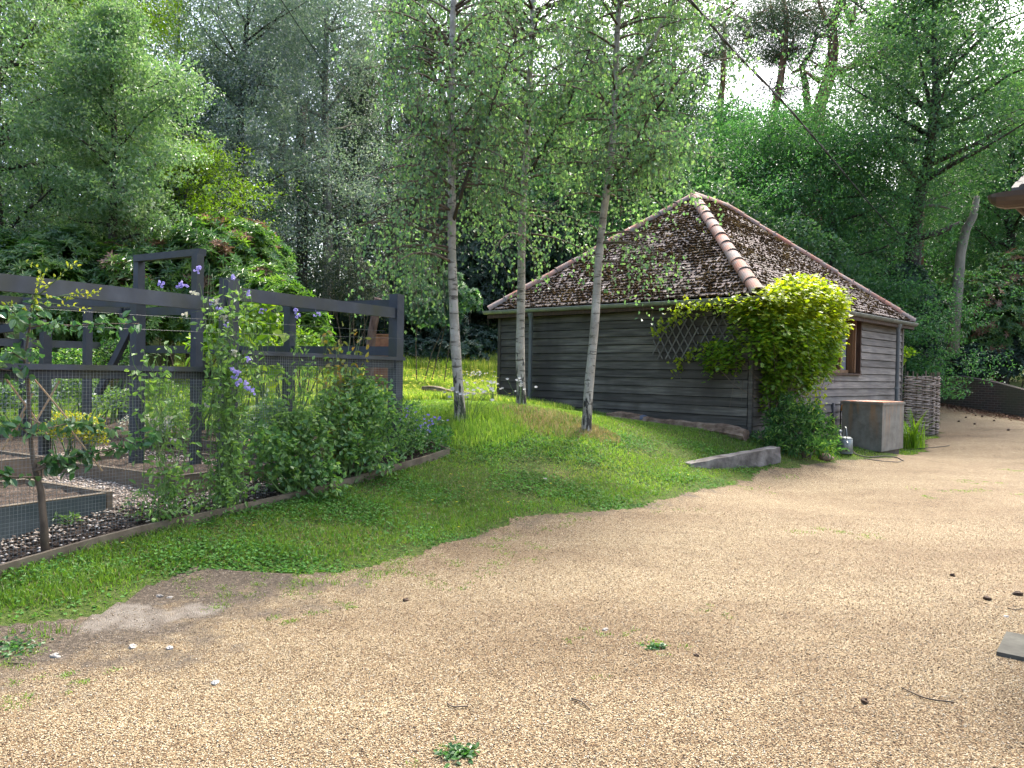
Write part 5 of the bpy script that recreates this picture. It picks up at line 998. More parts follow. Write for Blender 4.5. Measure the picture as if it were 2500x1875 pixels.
for s in sp_: c = cu_(s); sm.tube([(c[0], c[1], -.1), (c[0], c[1], hw+.02+R.uniform(.0, .08))], .018, 8)
sm.build('stakes', M['oldwood'], wat)
rows = 50
for i in range(rows):
    z = .03+i*(hw-.05)/rows; a = R.uniform(-.2, .0); 
    for seg in range(3):
        sA = max(0, seg*Lc/3-R.rand()*.12); sB = min(Lc+.03, (seg+1)*Lc/3+R.rand()*.15); q = []
        for s in np.arange(sA, sB, .06):
            c = cu_(s); c2 = cu_(min(s+.02, Lc)); c1 = cu_(max(s-.02, 0)); tn = c2-c1; tn = tn/(np.linalg.norm(tn)+1e-9); nr = np.array([tn[1], -tn[0]]); off_ = .028*math.cos((s-.08)/.24*pi)*(1 if i % 2 else -1)
            q.append((c[0]+nr[0]*off_, c[1]+nr[1]*off_, z+.012*math.sin(s*9+i*2.1+seg)+R.normal()*.003))
        if len(q) > 3: wm.tube(q, R.uniform(.010, .016), 6)
wm.build('woven_rods', M['willow'], wat, True)
# vine leaves above the wattle screen
vb = sl(7.45, .5, 0); vb = drop(vb)
bush('grape_vine', 'pale green vine growing over the wattle screen beside the shed', 'climber', tuple(vb), [(.05,-.2,1.55,.22,.2,.3),(.25,-.1,1.75,.18,.15,.2),(-.1,-.25,1.9,.1,.1,.25),(.6,0,1.85,.12,.1,.12),(.1,-.45,1.1,.1,.08,.2)], 420, .10, .10, M['hopgreen'], 'random', None, 'lobed', 8, extra=[(M['cream'], .04, 'pale_tips')])

# ================================================================ brick wall
bwv = []; bwf = []; uvs = []; hts = [.82, .82, .80, 1.02, .98, .84, .84, .84]; s = 0; wbn = wall_base; nW = 40
pp = np.array(wbn); cl2 = np.concatenate([[0], np.cumsum(np.linalg.norm(np.diff(pp, axis=0), axis=1))]); ss = np.linspace(0, cl2[-1], nW); xs_ = np.interp(ss, cl2, pp[:, 0]); ys_ = np.interp(ss, cl2, pp[:, 1]); hh_ = np.interp(ss, cl2, hts)
dx = np.gradient(xs_); dy = np.gradient(ys_); nn = np.hypot(dx, dy); nx_, ny_ = dy/nn*-1, dx/nn
for i in range(nW):
    zb = hz(xs_[i], ys_[i])-.3; zt = hz(xs_[i], ys_[i])+hh_[i]
    for k_, (of, z) in enumerate(((0, zb), (0, zt), (.11, zt+.03), (.23, zt), (.23, zb))): bwv.append((xs_[i]+nx_[i]*of, ys_[i]+ny_[i]*of, z)); uvs.append((ss[i], z if k_ < 2 else z+of))
for i in range(nW-1):
    for j in range(4): a = i*5+j; bwf.append((a, a+5, a+6, a+1))
mbv = np.array(bwv); o0 = mbv[0].copy(); o = np_mesh('brick_wall', mbv-o0, [np.array(bwf)], M['brick']); o.location = o0
uvl = o.data.uv_layers.new(name='UVMap'); li = np.empty(len(o.data.loops), np.int32); o.data.loops.foreach_get('vertex_index', li); uvl.data.foreach_set('uv', np.array(uvs)[li].ravel().astype(np.float32))
tag(o, 'low curved old brick wall bordering the far end of the drive', 'wall')
for px, py, lab in ((2420,1000,'small green fern at the foot of the brick wall'),):
    g = G(px, py); bush('fern', lab, 'fern', tuple(g), [(0,0,.12,.38,.15,.12)], 260, .14, .03, M['hopgreen'], 'random', None, 'rhomb', 5)

# ================================================================ overhead cable
cab = thing('overhead_cable', 'black overhead cable slanting down from top centre to the dark oak trunk', 'cable'); q = []
a_ = P(1680,-10,9.0); b_ = P(2200,590,27.6)
for px, py, Y in ((1560,-120,8.2),(1700,15,9.5),(1790,125,11),(1905,240,13.5),(2000,350,16.5),(2100,470,21),(2160,540,22.6),(2216,588,24.2)): q.append(P(px, py, Y))
q2 = []
for i in range(len(q)-1):
    for u in np.linspace(0, 1, 6, endpoint=False): q2.append(q[i].lerp(q[i+1], u))
q2.append(q[-1]); q2 = np.array([tuple(p) for p in q2]); kk = np.arange(len(q2)); 
for c in range(3): q2[2:-2, c] = np.convolve(q2[:, c], np.ones(5)/5, 'valid')
mb = MB(); w1 = q2+np.stack([.012*np.sin(kk*1.3), 0*kk, .012*np.cos(kk*1.3)], 1); mb.tube(w1, .014, 6); w2 = q2-np.stack([.012*np.sin(kk*1.3), 0*kk, .012*np.cos(kk*1.3)], 1); mb.tube(w2, .012, 6); mb.build('twisted_wires', M['cable'], cab, True)
cab2 = thing('overhead_cable', 'thin dark cable crossing the willow crowns at upper left', 'cable'); mb = MB(); mb.tube([P(680,-10,16), P(740,80,17.5), P(800,170,19), P(880,260,21)], .010, 5); mb.build('wire', M['cable'], cab2)

# ================================================================ house eave at the right edge
hs = thing('house', 'house corner with brown gutter and grey tiles at the right edge', 'house', (3.1, 5.0, 0)); ho_ = Vector((3.1, 5.0, 0))
e1 = Vector((.80, -.60, 0)); e2 = Vector((.60, .80, 0))
gz = P(2450,470,5.0).z; tip = P(2412,482,5.0)-ho_
def rgut(p0, p1, r, mat, name, n=11):
    mb = MB(); p0 = np.array(tuple(p0)); p1 = np.array(tuple(p1)); d = unit(p1-p0); sd_ = unit(np.cross(d, (0, 0, 1.))); th = np.linspace(pi, 2*pi, n); V = []; zz = np.array([0, 0, 1.])
    prof = [(0, .02)]+[(u, 1.0) for u in (.14,)]
    secs = [(0, .10, .35), (.02, .45, .8), (.05, .8, 1.15), (.10, 1, 1.4), (np.linalg.norm(p1-p0), 1, 1.4)]
    for u, k1, k2 in secs: V += [p0+d*u+sd_*math.cos(t)*r*k1+zz*math.sin(t)*r*k2 for t in th]
    Fq = [(i*n+j, i*n+j+1, (i+1)*n+j+1, (i+1)*n+j) for i in range(len(secs)-1) for j in range(n-1)]; Fq += [(i*n, (i+1)*n, (i+1)*n+n-1, i*n+n-1) for i in range(len(secs)-1)]
    mb.raw(V, Fq); L = np.linalg.norm(p1-p0); c = p0+d*.32
    for u in (.30, .42): mb.tube([p0+d*u+sd_*math.cos(t)*(r+.005)+zz*math.sin(t)*(r*1.4+.004) for t in th], .005, 6)
    return mb.build(name, mat, hs, False)
gp0 = tip+Vector((0, 0, .012)); rgut(gp0-Vector((0,0,.0)), gp0+e1*1.6+Vector((0, 0, .0)), .072, M['plastic'], 'gutter')
mb = MB(); c = gp0+e1*.15; mb.tube([c+Vector((0,0,-.03)), c+e1*.02+e2*.05+Vector((0,0,-.07)), c+e1*.12+e2*.25+Vector((0,0,-.17)), c+e1*.2+e2*.5+Vector((0,0,-.30)), c+e1*.22+e2*.55+Vector((0,0,-.45)), c+e1*.22+e2*.55+Vector((0,0,-2.2))], .034, 12); mb.build('downpipe', M['plastic'], hs, True)
mb = MB()
for i in range(6):
    for j in range(4):
        a = gp0+e1*(.13+i*.30+.01*j)+e2*(-.01+j*.28)+Vector((0, 0, .022+j*.09)); u2 = (e2*.28+Vector((0, 0, .09))).normalized(); nrm = u2.cross(e1); nrm = nrm if nrm.z > 0 else -nrm
        mb.frame(a+u2*.17+e1*.14, e1, u2, nrm, .285, .36, .022)
        mb.tube([a+e1*.06-u2*.012+nrm*.006, a+e1*.06+u2*.34+nrm*.004], .024, 10)
mb.build('roof_tiles', M['greytile'], hs)
mb = MB(); mb.beam(gp0+e1*.16+e2*.09+Vector((0,0,-.01)), gp0+e1*1.8+e2*.09+Vector((0,0,-.01)), .02, .12); mb.build('fascia', M['plastic'], hs)
mb = MB(); mb.beam(gp0+e1*.45+e2*.75+Vector((0,0,-1.4)), gp0+e1*2.4+e2*.75+Vector((0,0,-1.4)), .2, 2.75); mb.build('wall', M['render'], hs)

# ================================================================ small things on the drive
sp0 = G(2432,1607); e_ = G(2499,1622)-sp0; e_.z = 0; e_.normalize(); f_ = Vector((-e_.y, e_.x, 0))
mb = MB(); mb.frame((0,0,0), (1,0,0), (0,1,0), (0,0,1), .45, .45, .035); o = mb.build('paving_slab', M['slab']); o.rotation_euler = (0,0,math.atan2(e_.y, e_.x)); o.location = sp0+e_*.225+f_*.225+Vector((0,0,.010)); tag(o, 'grey paving slab cut off by the right edge of the picture', 'paving slab')
sm_px = [(2325,1410,.016,'cone','grey brown pine cone lying low on the right of the drive'),(2410,1467,.02,'cone','brown twig end right of the centre gravel'),(2485,1455,.022,'cone','pine cone near the right edge above the slab'),(990,1470,.016,'cone','dark small cone beside the grass edge in the middle'),(2110,1720,.018,'cone','dark pine cone at the lower right of the drive'),(1700,1608,.012,'cone','tiny dark cone right of centre'),(1855,1105,.02,'cone','cone near the sleeper end')]
for px, py, r, mt, lab in sm_px:
    mb = MB(); mb.blob((0,0,0), r*1.5, r, r*.9, 8, 5, .25); o = mb.build('pine_cone', M[mt], smooth=False); o.location = G(px, py)+Vector((0,0,r*.7)); o.rotation_euler = (0,0,R.rand()*3); tag(o, lab, 'pine cone', 'pine cones on the gravel')
for px, py, r, lab in [(2456,1511,.014,'smooth grey pebble left of the paving slab'),(390,1463,.02,'white flint stone at the upper edge of the concrete patch'),(414,1465,.014,'small white stone right of the larger flint by the concrete patch'),(322,1590,.02,'white broken flint below the concrete patch'),(135,1607,.022,'long white flint on the dirt at lower left'),(415,1590,.018,'flat pinkish stone right below the concrete patch'),(1478,1545,.016,'white stone in the middle of the drive'),(525,1672,.018,'flat grey stone alone on the lower left gravel'),(1330,1172,.022,'pale stone in the lawn left of the leaning birch'),(425,1140,.04,'white angular stone in the second raised bed')]:
    mb = MB(); mb.blob((0,0,0), r*1.5, r, r*.6, 7, 4, .3); o = mb.build('stone', M['white_stone'] if 'white' in lab or 'pale' in lab else M['pebble'], smooth=False); g = G(px, py); o.location = g+Vector((0,0,r*.5)); o.rotation_euler = (0,0,R.rand()*3); tag(o, lab, 'stone', 'loose stones')
    if 'raised bed' in lab: o.location.z += .26
# cones dotted on the far drive
for px, py in [(2290,1030),(2382,1016),(2398,1019),(2427,1029),(2380,1037),(2462,1052),(2341,1031),(2358,1021)]:
    mb = MB(); mb.blob((0,0,0), .035, .03, .03, 7, 4, .2); o = mb.build('pine_cone', M['cone']); o.location = G(px, py)+Vector((0,0,.02)); tag(o, 'small dark pine cone on the far gravel near the brick wall', 'pine cone', 'pine cones on the far drive')
for pts_, lab in (([(1092,1727),(1105,1735),(1125,1738),(1143,1732)], 'curved brown twig on the lower middle gravel'), ([(1395,1716),(1420,1728),(1440,1745)], 'pale straight twig at lower centre right'), ([(2200,1690),(2260,1712),(2330,1730)], 'long thin twig at lower right of the drive'), ([(2460,1492),(2480,1496),(2495,1493)], 'thin twig above the paving slab'), ([(20,1625),(60,1632)], 'pale stick on the dirt at the far left')):
    snake('twig', pts_, .0035, M['brownstem'], lab, 'twig', .014)
# daisies, blue geraniums
def flowerplant(name, label, cat, loc, n, ht, spread, mat, fs, stemn=None, lf=None, per=5, group=None, lfm='shrub', leafn=200):
    t = thing(name, label, cat, tuple(loc), 0, group); mb = MB(); hd = []
    for i in range(n):
        a = R.rand()*6.28; q = R.rand()*spread; e = np.array([math.cos(a)*q, math.sin(a)*q, ht*R.uniform(.6, 1.1)]); mb.tube([e*np.array([.3,.3,0]), e*np.array([.6,.6,.6]), e], [.003,.0025,.002], 4, cap=False); hd.append(e)
    mb.build('stems', M['stem'], t); hd = np.array(hd); Pp = np.repeat(hd, per, 0); a = np.tile(np.arange(per)*6.283/per, n)+np.repeat(R.rand(n), per)*6; tilt = np.repeat(R.normal(size=n)*.4, per)
    D = np.stack([np.cos(a), np.sin(a)*.8, .25+.6*np.sin(a)+tilt], 1); N = np.tile([[0, -.75, .7]], (n*per, 1)); leaves('flowers', mat, t, Pp, D, N, fs, fs*.75)
    if leafn:
        m = leafn; a = R.rand(m)*6.28; q = np.sqrt(R.rand(m))*spread; Pp = np.stack([np.cos(a)*q, np.sin(a)*q, R.rand(m)*ht*.75], 1); leaves('foliage', M[lfm], t, Pp, unit(rdir(m)+np.array([0,0,.3])), unit(rdir(m)+np.array([0,0,.8])), .05, .03, 'rhomb')
    return t
flowerplant('geranium', 'blue flowered geranium spilling over the garden edging by the corner post', 'flowering plant', G(1030,1110)+Vector((0,.2,0)), 42, .42, .36, M['purple'], .022, leafn=900)
flowerplant('geranium', 'blue geranium tight against the corner post of the fence', 'flowering plant', gp(FL+.1, -.12), 14, .6, .2, M['purple'], .022, leafn=400)
flowerplant('geranium', 'two low blue flowers in the grass right of the edging corner', 'flowering plant', G(1075,1050), 5, .16, .15, M['purple'], .022, leafn=40)
flowerplant('daisy', 'white ox eye daisies round the foot of the leftmost birch', 'flowering plant', b1+Vector((.1,-.25,0)), 16, .42, .42, M['white'], .03, per=9, leafn=0)
flowerplant('daisy', 'white daisies in tall grass between left birch and middle birch', 'flowering plant', G(1205,985), 26, .34, .7, M['white'], .028, per=9, leafn=0)
flowerplant('daisy', 'white flowers at the foot of the middle birch', 'flowering plant', b2+Vector((.0,-.3,0)), 10, .4, .3, M['white'], .03, per=9, leafn=0)
flowerplant('daisy', 'white umbels in the meadow before the pale log', 'flowering plant', G(1160,935), 30, .3, .7, M['white'], .03, per=7, leafn=0)

# ================================================================ garden enclosure
ft = 2.17; ft2 = 2.285
def post(mb, s, v, top, w_=.115):
    g = gp(s, v); mb.beam((g.x, g.y, g.z-.1), (g.x, g.y, top), w_, w_)
sN = 1.93   # near post
fr = thing('garden_fence', 'dark blue grey timber and wire fence along the front of the vegetable garden', 'fence', tuple(gp(0)))
oF = gp(0)
def fpart(name, mb, mat, root, o): ob = mb.build(name, mat, root); ob.data.transform(Matrix.Translation(-Vector(o))); return ob
for s, top in ((sN, 2.36), (FL, 2.45), (-1.6, 2.3)):
    mb = MB(); post(mb, s, 0, top, .125); fpart('post', mb, M['fence'], fr, oF)
mb = MB(); mb.beam(gp(-2.4, -.02, ft-.0)-Vector((0,0,.06)), gp(sN-.07, -.02, ft)-Vector((0,0,.06)), .045, .12); fpart('top_rail', mb, M['fence'], fr, oF)
mb = MB(); mb.beam(gp(sN+.07, -.02, ft2-.06), gp(FL-.07, -.02, ft2-.06), .045, .12); fpart('top_rail', mb, M['fence'], fr, oF)
mb = MB(); mb.beam(gp(-2.4, -.01, 1.49), gp(sN-.07, -.01, 1.49), .05, .09); mb.beam(gp(-2.4, -.055, 1.53), gp(sN-.07, -.055, 1.53), .03, .042); fpart('middle_rail', mb, M['fence'], fr, oF)
mb = MB(); mb.beam(gp(sN+.07, -.01, 1.63), gp(FL-.07, -.01, 1.63), .05, .10); mb.beam(gp(sN+.07, -.075, 1.69), gp(FL+.07, -.075, 1.69), .03, .042); fpart('middle_rail', mb, M['fence'], fr, oF)
def wiremesh(mb, s0, s1, v, ztop, cell=.027, r=.0008, fn=None):
    fn = fn or (lambda s: gp(s, v)); S_ = np.arange(s0, s1, cell)
    for s in S_:
        g = fn(s); mb.beam((g.x, g.y, g.z-.0), (g.x, g.y, ztop), r*2, r*2)
    g0 = fn(s0); g1 = fn(s1); zmin = min(g0.z, g1.z); nz = int((ztop-zmin)/cell)
    for i in range(nz):
        z = ztop-i*cell; a = fn(s0); b = fn(s1); aa, bb_ = s0, s1
        if z < max(g0.z, g1.z):
            for k_ in np.linspace(s0, s1, 25):
                if (z > fn(k_).z) == (z > g0.z): 
                    if z > g0.z: bb_ = k_
                elif z > fn(k_).z: aa = min(aa if aa > s0 else k_, k_); 
            if z < g0.z: a = fn(max(aa, s0)); bb_ = s1
            b = fn(bb_)
        mb.beam((a.x, a.y, z), (b.x, b.y, z), r*2, r*2)
mb = MB(); wiremesh(mb, -.9, sN-.02, -.045, 1.54); fpart('wire_mesh', mb, M['wire'], fr, oF)
mb = MB(); wiremesh(mb, sN+.02, FL+.06, -.065, 1.68); fpart('wire_mesh', mb, M['wire'], fr, oF)
mb = MB()
for z0_, z1_ in ((1.86,1.98),): mb.tube([gp(-1.5,-.08,1.80), gp(sN,-.08,1.86), gp(FL,-.08,1.93)], .0014, 4)
mb.tube([gp(-1.5,-.08,1.92), gp(sN,-.08,1.97), gp(FL-.3,-.08,2.0)], .0011, 4); fpart('tension_wire', mb, M['string'], fr, oF)
# side fence running away from the corner, back fence
sd2 = thing('garden_fence', 'timber fence side running back to the left from the corner post', 'fence', tuple(gp(FL, .2)), 0, None); oS = gp(FL, .2)
mb = MB(); mb.beam(gp(FL, .07, 2.33), gp(FL, 5.2, 2.36), .045, .12); fpart('top_rail', mb, M['fence'], sd2, oS)
mb = MB(); mb.beam(gp(FL, .07, 1.78), gp(FL, 5.2, 1.80), .045, .11); fpart('middle_rail', mb, M['fence'], sd2, oS)
for v, top in ((1.75, 2.46), (3.5, 2.45), (5.25, 2.45)):
    mb = MB(); post(mb, FL, v, top, .11); fpart('post', mb, M['fence'], sd2, oS)
bk = thing('garden_fence', 'far timber fence at the back of the vegetable garden', 'fence', tuple(gp(0, 5.25))); oB = gp(0, 5.25)
mb = MB(); mb.beam(gp(-3, 5.25, 2.36), gp(FL-.06, 5.25, 2.40), .045, .12); fpart('top_rail', mb, M['fence'], bk, oB)
mb = MB(); mb.beam(gp(-3, 5.25, 1.80), gp(FL-.06, 5.25, 1.84), .045, .10); fpart('middle_rail', mb, M['fence'], bk, oB)
for s in (-2.2, -.4, 1.4, 2.9):
    mb = MB(); post(mb, s, 5.25, 2.44, .11); fpart('post', mb, M['fence'], bk, oB)
mb = MB(); wiremesh(mb, -2.4, 2.0, 5.22, 1.78, .04, .0014); fpart('wire_mesh', mb, M['wire'], bk, oB)
# inner frame with posts seen behind the front rails: pixel aligned posts at real depth
inn = thing('fruit_cage_frame', 'inner timber frame with diagonal brace behind the front rail', 'frame', tuple(drop(P(330,1050,8.3)))); oI = inn.location.copy()
for px, top, Y, w_ in ((110,790,8.6,.09),(212,730,8.9,.075),(334,735,8.3,.11)):
    b = P(px, 1000, Y); tz_ = P(px, top, Y).z; mb = MB(); mb.beam((b.x, b.y, hz(b.x, b.y)-.05), (b.x, b.y, tz_), w_, w_); fpart('post', mb, M['fence'], inn, oI)
mb = MB(); mb.beam(P(240,960,8.5), P(325,790,8.32), .06, .07); fpart('brace', mb, M['fence'], inn, oI)
mb = MB(); mb.beam(P(-20,806,8.7), P(110,790,8.6), .05, .09); mb.beam(P(60,735,8.7), P(334,742,8.3), .05, .08); fpart('rail', mb, M['fence'], inn, oI)
# gate frame, taller
gt = thing('gate_frame', 'tall square timber arch rising above the fence rails', 'gate frame', tuple(drop(P(412,1050,8.6)))); oG = gt.location.copy()
pL = P(340,640,9.1); pR = P(483,625,8.3)
for p in (pL, pR):
    mb = MB(); mb.beam((p.x, p.y, hz(p.x, p.y)-.05), (p.x, p.y, p.z+.02), .09, .09); fpart('post', mb, M['fence'], gt, oG)
mb = MB(); mb.beam(pL+Vector((-.03,0,.04)), pR+Vector((.05,0,.04)), .09, .075); fpart('lintel', mb, M['fence'], gt, oG)
# timber edging
ed = thing('timber_edging', 'long weathered timber edging board between lawn and garden soil', 'edging', tuple(drop(EDG[1]))); oE = ed.location.copy()
def edgeboard(a, b, w_=.035, hh=.11):
    mb = MB(); n_ = 6
    for i in range(n_):
        p = a.lerp(b, i/n_); q = a.lerp(b, (i+1)/n_); mb.beam((p.x, p.y, hz(p.x, p.y)+.02), (q.x, q.y, hz(q.x, q.y)+.02), w_, hh, .5)
    fpart('board', mb, M['oldwood'], ed, oE)
E = [Vector((p.x, p.y, 0)) for p in EDG]
edgeboard(E[0], E[1]); edgeboard(E[1], E[2]); edgeboard(E[2], E[3]); edgeboard(E[3], E[3]+Vv*.95)
# raised beds
def bed(label, s0, s1, v0, v1, ztop, side, soil_amt=.06, mats=('bedbrown',)*4):
    c = gp(s0, v0); t = thing('raised_bed', label, 'raised bed', tuple(c), 0, 'raised beds in the garden'); o = Vector(c); cs_ = [(s0, v0), (s1, v0), (s1, v1), (s0, v1)]
    for i in range(4):
        a = gp(*cs_[i]); b = gp(*cs_[(i+1) % 4]); d = (b-a); d.z = 0; d.normalize(); zb = min(a.z, b.z)-.05; mb = MB()
        mb.beam((a.x-d.x*.0, a.y-d.y*.0, (zb+ztop)/2), (b.x-d.x*.052, b.y-d.y*.052, (zb+ztop)/2), .05, ztop-zb); fpart('board', mb, M[mats[i]], t, o)
        mb = MB(); mb.beam((a.x, a.y, ztop+.004), (b.x-d.x*.055, b.y-d.y*.055, ztop+.004), .056, .008); fpart('board_top', mb, M['oldwood'], t, o)
    sg = np.linspace(s0+.04, s1-.04, 22); vg = np.linspace(v0+.04, v1-.04, 22); V = []
    for a in sg:
        for b in vg: p = gp(a, b); V.append((p.x-o.x, p.y-o.y, ztop-soil_amt+R.rand()*.03-o.z))
    Fq = [(i*22+j, i*22+j+1, (i+1)*22+j+1, (i+1)*22+j) for i in range(21) for j in range(21)]; np_mesh('soil', V, [np.array(Fq)], M['soil'], t, None, True); return t
def SV(px, py):
    g = G(px, py); d = g-gp(0); d.z = 0; return d.dot(U), d.dot(Vv)
s1_, v1_ = SV(268,1258); s2_, v2_ = SV(430,1222)
zt1 = P(268,1203,G(268,1258).y).z; zt2 = P(430,1163,G(430,1222).y).z
bed('empty raised bed with a blue green side board at the lower left', s1_-2.6, s1_, v1_, v1_+1.3, zt1, 0, .05, ('bedgreen', 'bedbrown', 'bedbrown', 'bedbrown'))
bed('brown raised bed across the path, behind the sweet peas', s2_, s2_+1.35, v2_, v2_+2.0, zt2, 0, .05)
bed('far raised bed planted with yellow flowers', s1_-.9, s1_+.5, v1_+1.9, v1_+3.2, zt1+.12, 0, .04)
bed('long raised bed at the right behind the honeywort', s2_+1.6, s2_+2.3, v2_+.3, v2_+2.8, zt2+.12, 0, .04)
# leaning stake, terracotta box
lp = P(893,975,10.4); lt = P(920,728,10.0); mb = MB(); q = [lp.lerp(lt, u)+Vector((.015*math.sin(u*8), 0, 0)) for u in np.linspace(-.15, 1, 8)]; o0 = q[0].copy(); mb.tube([p-o0 for p in q], [.065,.062,.066,.06,.063,.058,.056,.05], 7); o = mb.build('stake', M['rustpost']); o.location = o0; tag(o, 'weathered reddish split stake leaning behind the corner of the fence', 'stake')
bx = P(935,835,17); mb = MB(); mb.box(-.22,.22,-.15,.15,-.16,.14); mb.box(-.24,.24,-.17,.17,.141,.17); zg = hz(bx.x, bx.y); mb.box(-.20,.20,-.13,.13,zg-bx.z,-.161); o = mb.build('nest_box', M['terracotta']); o.location = bx; tag(o, 'reddish wooden box seen past the corner post of the fence', 'box')
# canes behind the apple tree
cn = thing('bamboo_canes', 'crossed bamboo canes tied behind the espaliered apple tree', 'canes', tuple(gp(.25,-.1))); oC = gp(.25, -.1)
for a, b in (((60,1010),(25,1075)),((0,905),(115,1060)),((75,915),(180,1040)),((165,1040),(250,1150)),((5,1100),(80,960)),((70,885),(72,1020)),((145,930),(70,1060))):
    mb = MB(); mb.tube([P(a[0], a[1], 5.45+a[0]*.002), P(b[0], b[1], 5.45+b[0]*.002)], .007, 6); fpart('cane', mb, M['cane'], cn, oC)
# espaliered apple
ap = thing('apple_tree', 'young espaliered apple tree with pale new tips in front of the fence', 'apple tree', tuple(G(112,1368))); oA = Vector(ap.location); Ya = oA.y
mb = MB(); trk = [(112,1375),(108,1290),(100,1200),(86,1150),(76,1090),(72,1000),(66,930),(60,880),(72,800),(80,720)]
yy_ = np.linspace(Ya, Ya+.05, len(trk)); q = [P(a, b, y) for (a, b), y in zip(trk, yy_)]; mb.tube(q, [.030,.027,.023,.018,.015,.013,.012,.010,.008,.004], 10)
arms = [([(88,1165),(40,1165),(0,1160),(-60,1170)], .010, 30), ([(84,1150),(140,1130),(200,1110),(260,1100),(330,1080),(380,1060)], .010, 130), ([(88,1145),(130,1120),(170,1135),(220,1140)], .006, 26), ([(72,800),(120,790),(180,795),(260,790),(340,790)], .007, 85), ([(66,905),(30,905),(-10,900)], .006, 16), ([(70,1020),(120,1045),(180,1030),(240,1040),(300,1050)], .006, 60), ([(72,1060),(30,1030),(0,1040)], .005, 26), ([(60,880),(30,860),(10,880)], .005, 14), ([(74,780),(40,770),(0,740)], .004, 18)]
LPs, LDs = [], []
for pth, r, cnt in arms:
    q = [P(a, b, Ya+(a-90)*.0022-.02) for a, b in pth]; mb.tube(q, np.linspace(r, r*.4, len(q)), 6); qa = np.array([tuple(p) for p in q]); kk = np.linspace(0, 1, len(q)); uu = R.uniform(.08, 1, cnt)
    LPs.append(np.stack([np.interp(uu, kk, qa[:, c]) for c in range(3)], 1)+R.normal(size=(cnt, 3))*.028)
ob = mb.build('trunk', M['brownstem'], ap, True); ob.data.transform(Matrix.Translation(-oA))
cnt = 70; uu = R.rand(cnt); sp2 = np.array([tuple(P(a, b, Ya)) for a, b in ((60,880),(72,800),(78,740))]); LPs.append(np.stack([np.interp(uu, [0,.5,1], sp2[:, c]) for c in range(3)], 1)+R.normal(size=(cnt, 3))*.06)
Pp = np.concatenate(LPs)-np.array(tuple(oA)); n = len(Pp); D = unit(rdir(n)+np.array([0, 0, -.5])); leaves('foliage', M['apple'], ap, Pp, D, unit(rdir(n)+np.array([0, -.6, .5])), .078*R.uniform(.6, 1.2, n), .046, 'leaf')
tips = [[(80,740),(95,690),(100,660),(62,640)], [(95,720),(130,690),(165,655),(190,645)], [(95,735),(160,720),(220,715),(245,712)], [(80,745),(120,740),(180,748),(215,758)], [(70,760),(40,750),(10,742)], [(80,760),(90,720),(110,665)], [(150,740),(190,720),(235,718)]]
mb = MB(); TP, TD = [], []
for pth in tips:
    q = [P(a, b, Ya-.03+(a-90)*.001) for a, b in pth]; mb.tube(q, np.linspace(.004, .0015, len(q)), 5); qa = np.array([tuple(p) for p in q]); kk = np.linspace(0, 1, len(q)); cnt = 17; uu = np.linspace(.1, 1, cnt); TP.append(np.stack([np.interp(uu, kk, qa[:, c]) for c in range(3)], 1)+R.normal(size=(cnt, 3))*.008)
ob = mb.build('new_shoots', M['stem'], ap, True); ob.data.transform(Matrix.Translation(-oA))
Pp = np.concatenate(TP)-np.array(tuple(oA)); n = len(Pp); leaves('tip_foliage', M['appletip'], ap, Pp, unit(rdir(n)+np.array([.2, 0, .5])), unit(rdir(n)+np.array([0, -.7, .5])), .036*R.uniform(.6, 1.2, n), .018, 'leaf')
# sweet peas
def climber(name, label, cat, base, ht, wid, nst, leafn, mat, fl, Lf=.06, tilt=0):
    t = thing(name, label, cat, tuple(base)); mb = MB(); qs = []; 
    for i in range(nst):
        x0 = R.normal()*.08; tx = R.normal()*wid; hh = ht*R.uniform(.65, 1.05); q = []
        for u in np.linspace(0, 1, 9): p = U*(x0+(tx-x0)*u+.04*math.sin(u*11+i)+tilt*u)+Vector((0, 0, hh*u))+Vv*(-.08+.05*math.sin(u*7+i*2)); q.append(tuple(p))
        mb.tube(q, np.linspace(.004, .002, 9), 4, cap=False); qs.append(np.array(q))
        if R.rand() < .7:
            e = np.array(q[-1]); 
            for _ in range(2): e2_ = e+np.array([R.normal()*.06, R.normal()*.04, R.uniform(-.02, .08)]); mb.tube([e, (e+e2_)/2+np.array([0, 0, .02]), e2_], .0012, 3, cap=False)
    mb.build('stems', M['stem'], t); Pp = []
    for q in qs:
        m = leafn//nst; uu = R.uniform(.05, 1, m); kk = np.linspace(0, 1, 9); Pp.append(np.stack([np.interp(uu, kk, q[:, c]) for c in range(3)], 1)+R.normal(size=(m, 3))*np.array([.05, .05, .035]))
    Pp = np.concatenate(Pp); n = len(Pp); leaves('foliage', mat, t, Pp, unit(rdir(n)+np.array([0, 0, .25])), unit(rdir(n)+np.array([0, -.5, .5])), Lf*R.uniform(.6, 1.3, n), Lf*.55, 'leaf')
    o = np.array(tuple(base)); 
    for nm, mt, pxs in fl:
        c = np.repeat(np.array([tuple(P(a, b, base[1]-.12+d_)) for a, b, d_ in pxs])-o, 7, 0)+R.normal(size=(len(pxs)*7, 3))*.010; n = len(c); leaves(nm, M[mt], t, c, unit(rdir(n)*.8+np.array([0, -.1, .3])), unit(rdir(n)*.5+np.array([0, -1, .2])), .028, .026, 'leaf')
    return t
spb = gp(sN-.15, -.12)
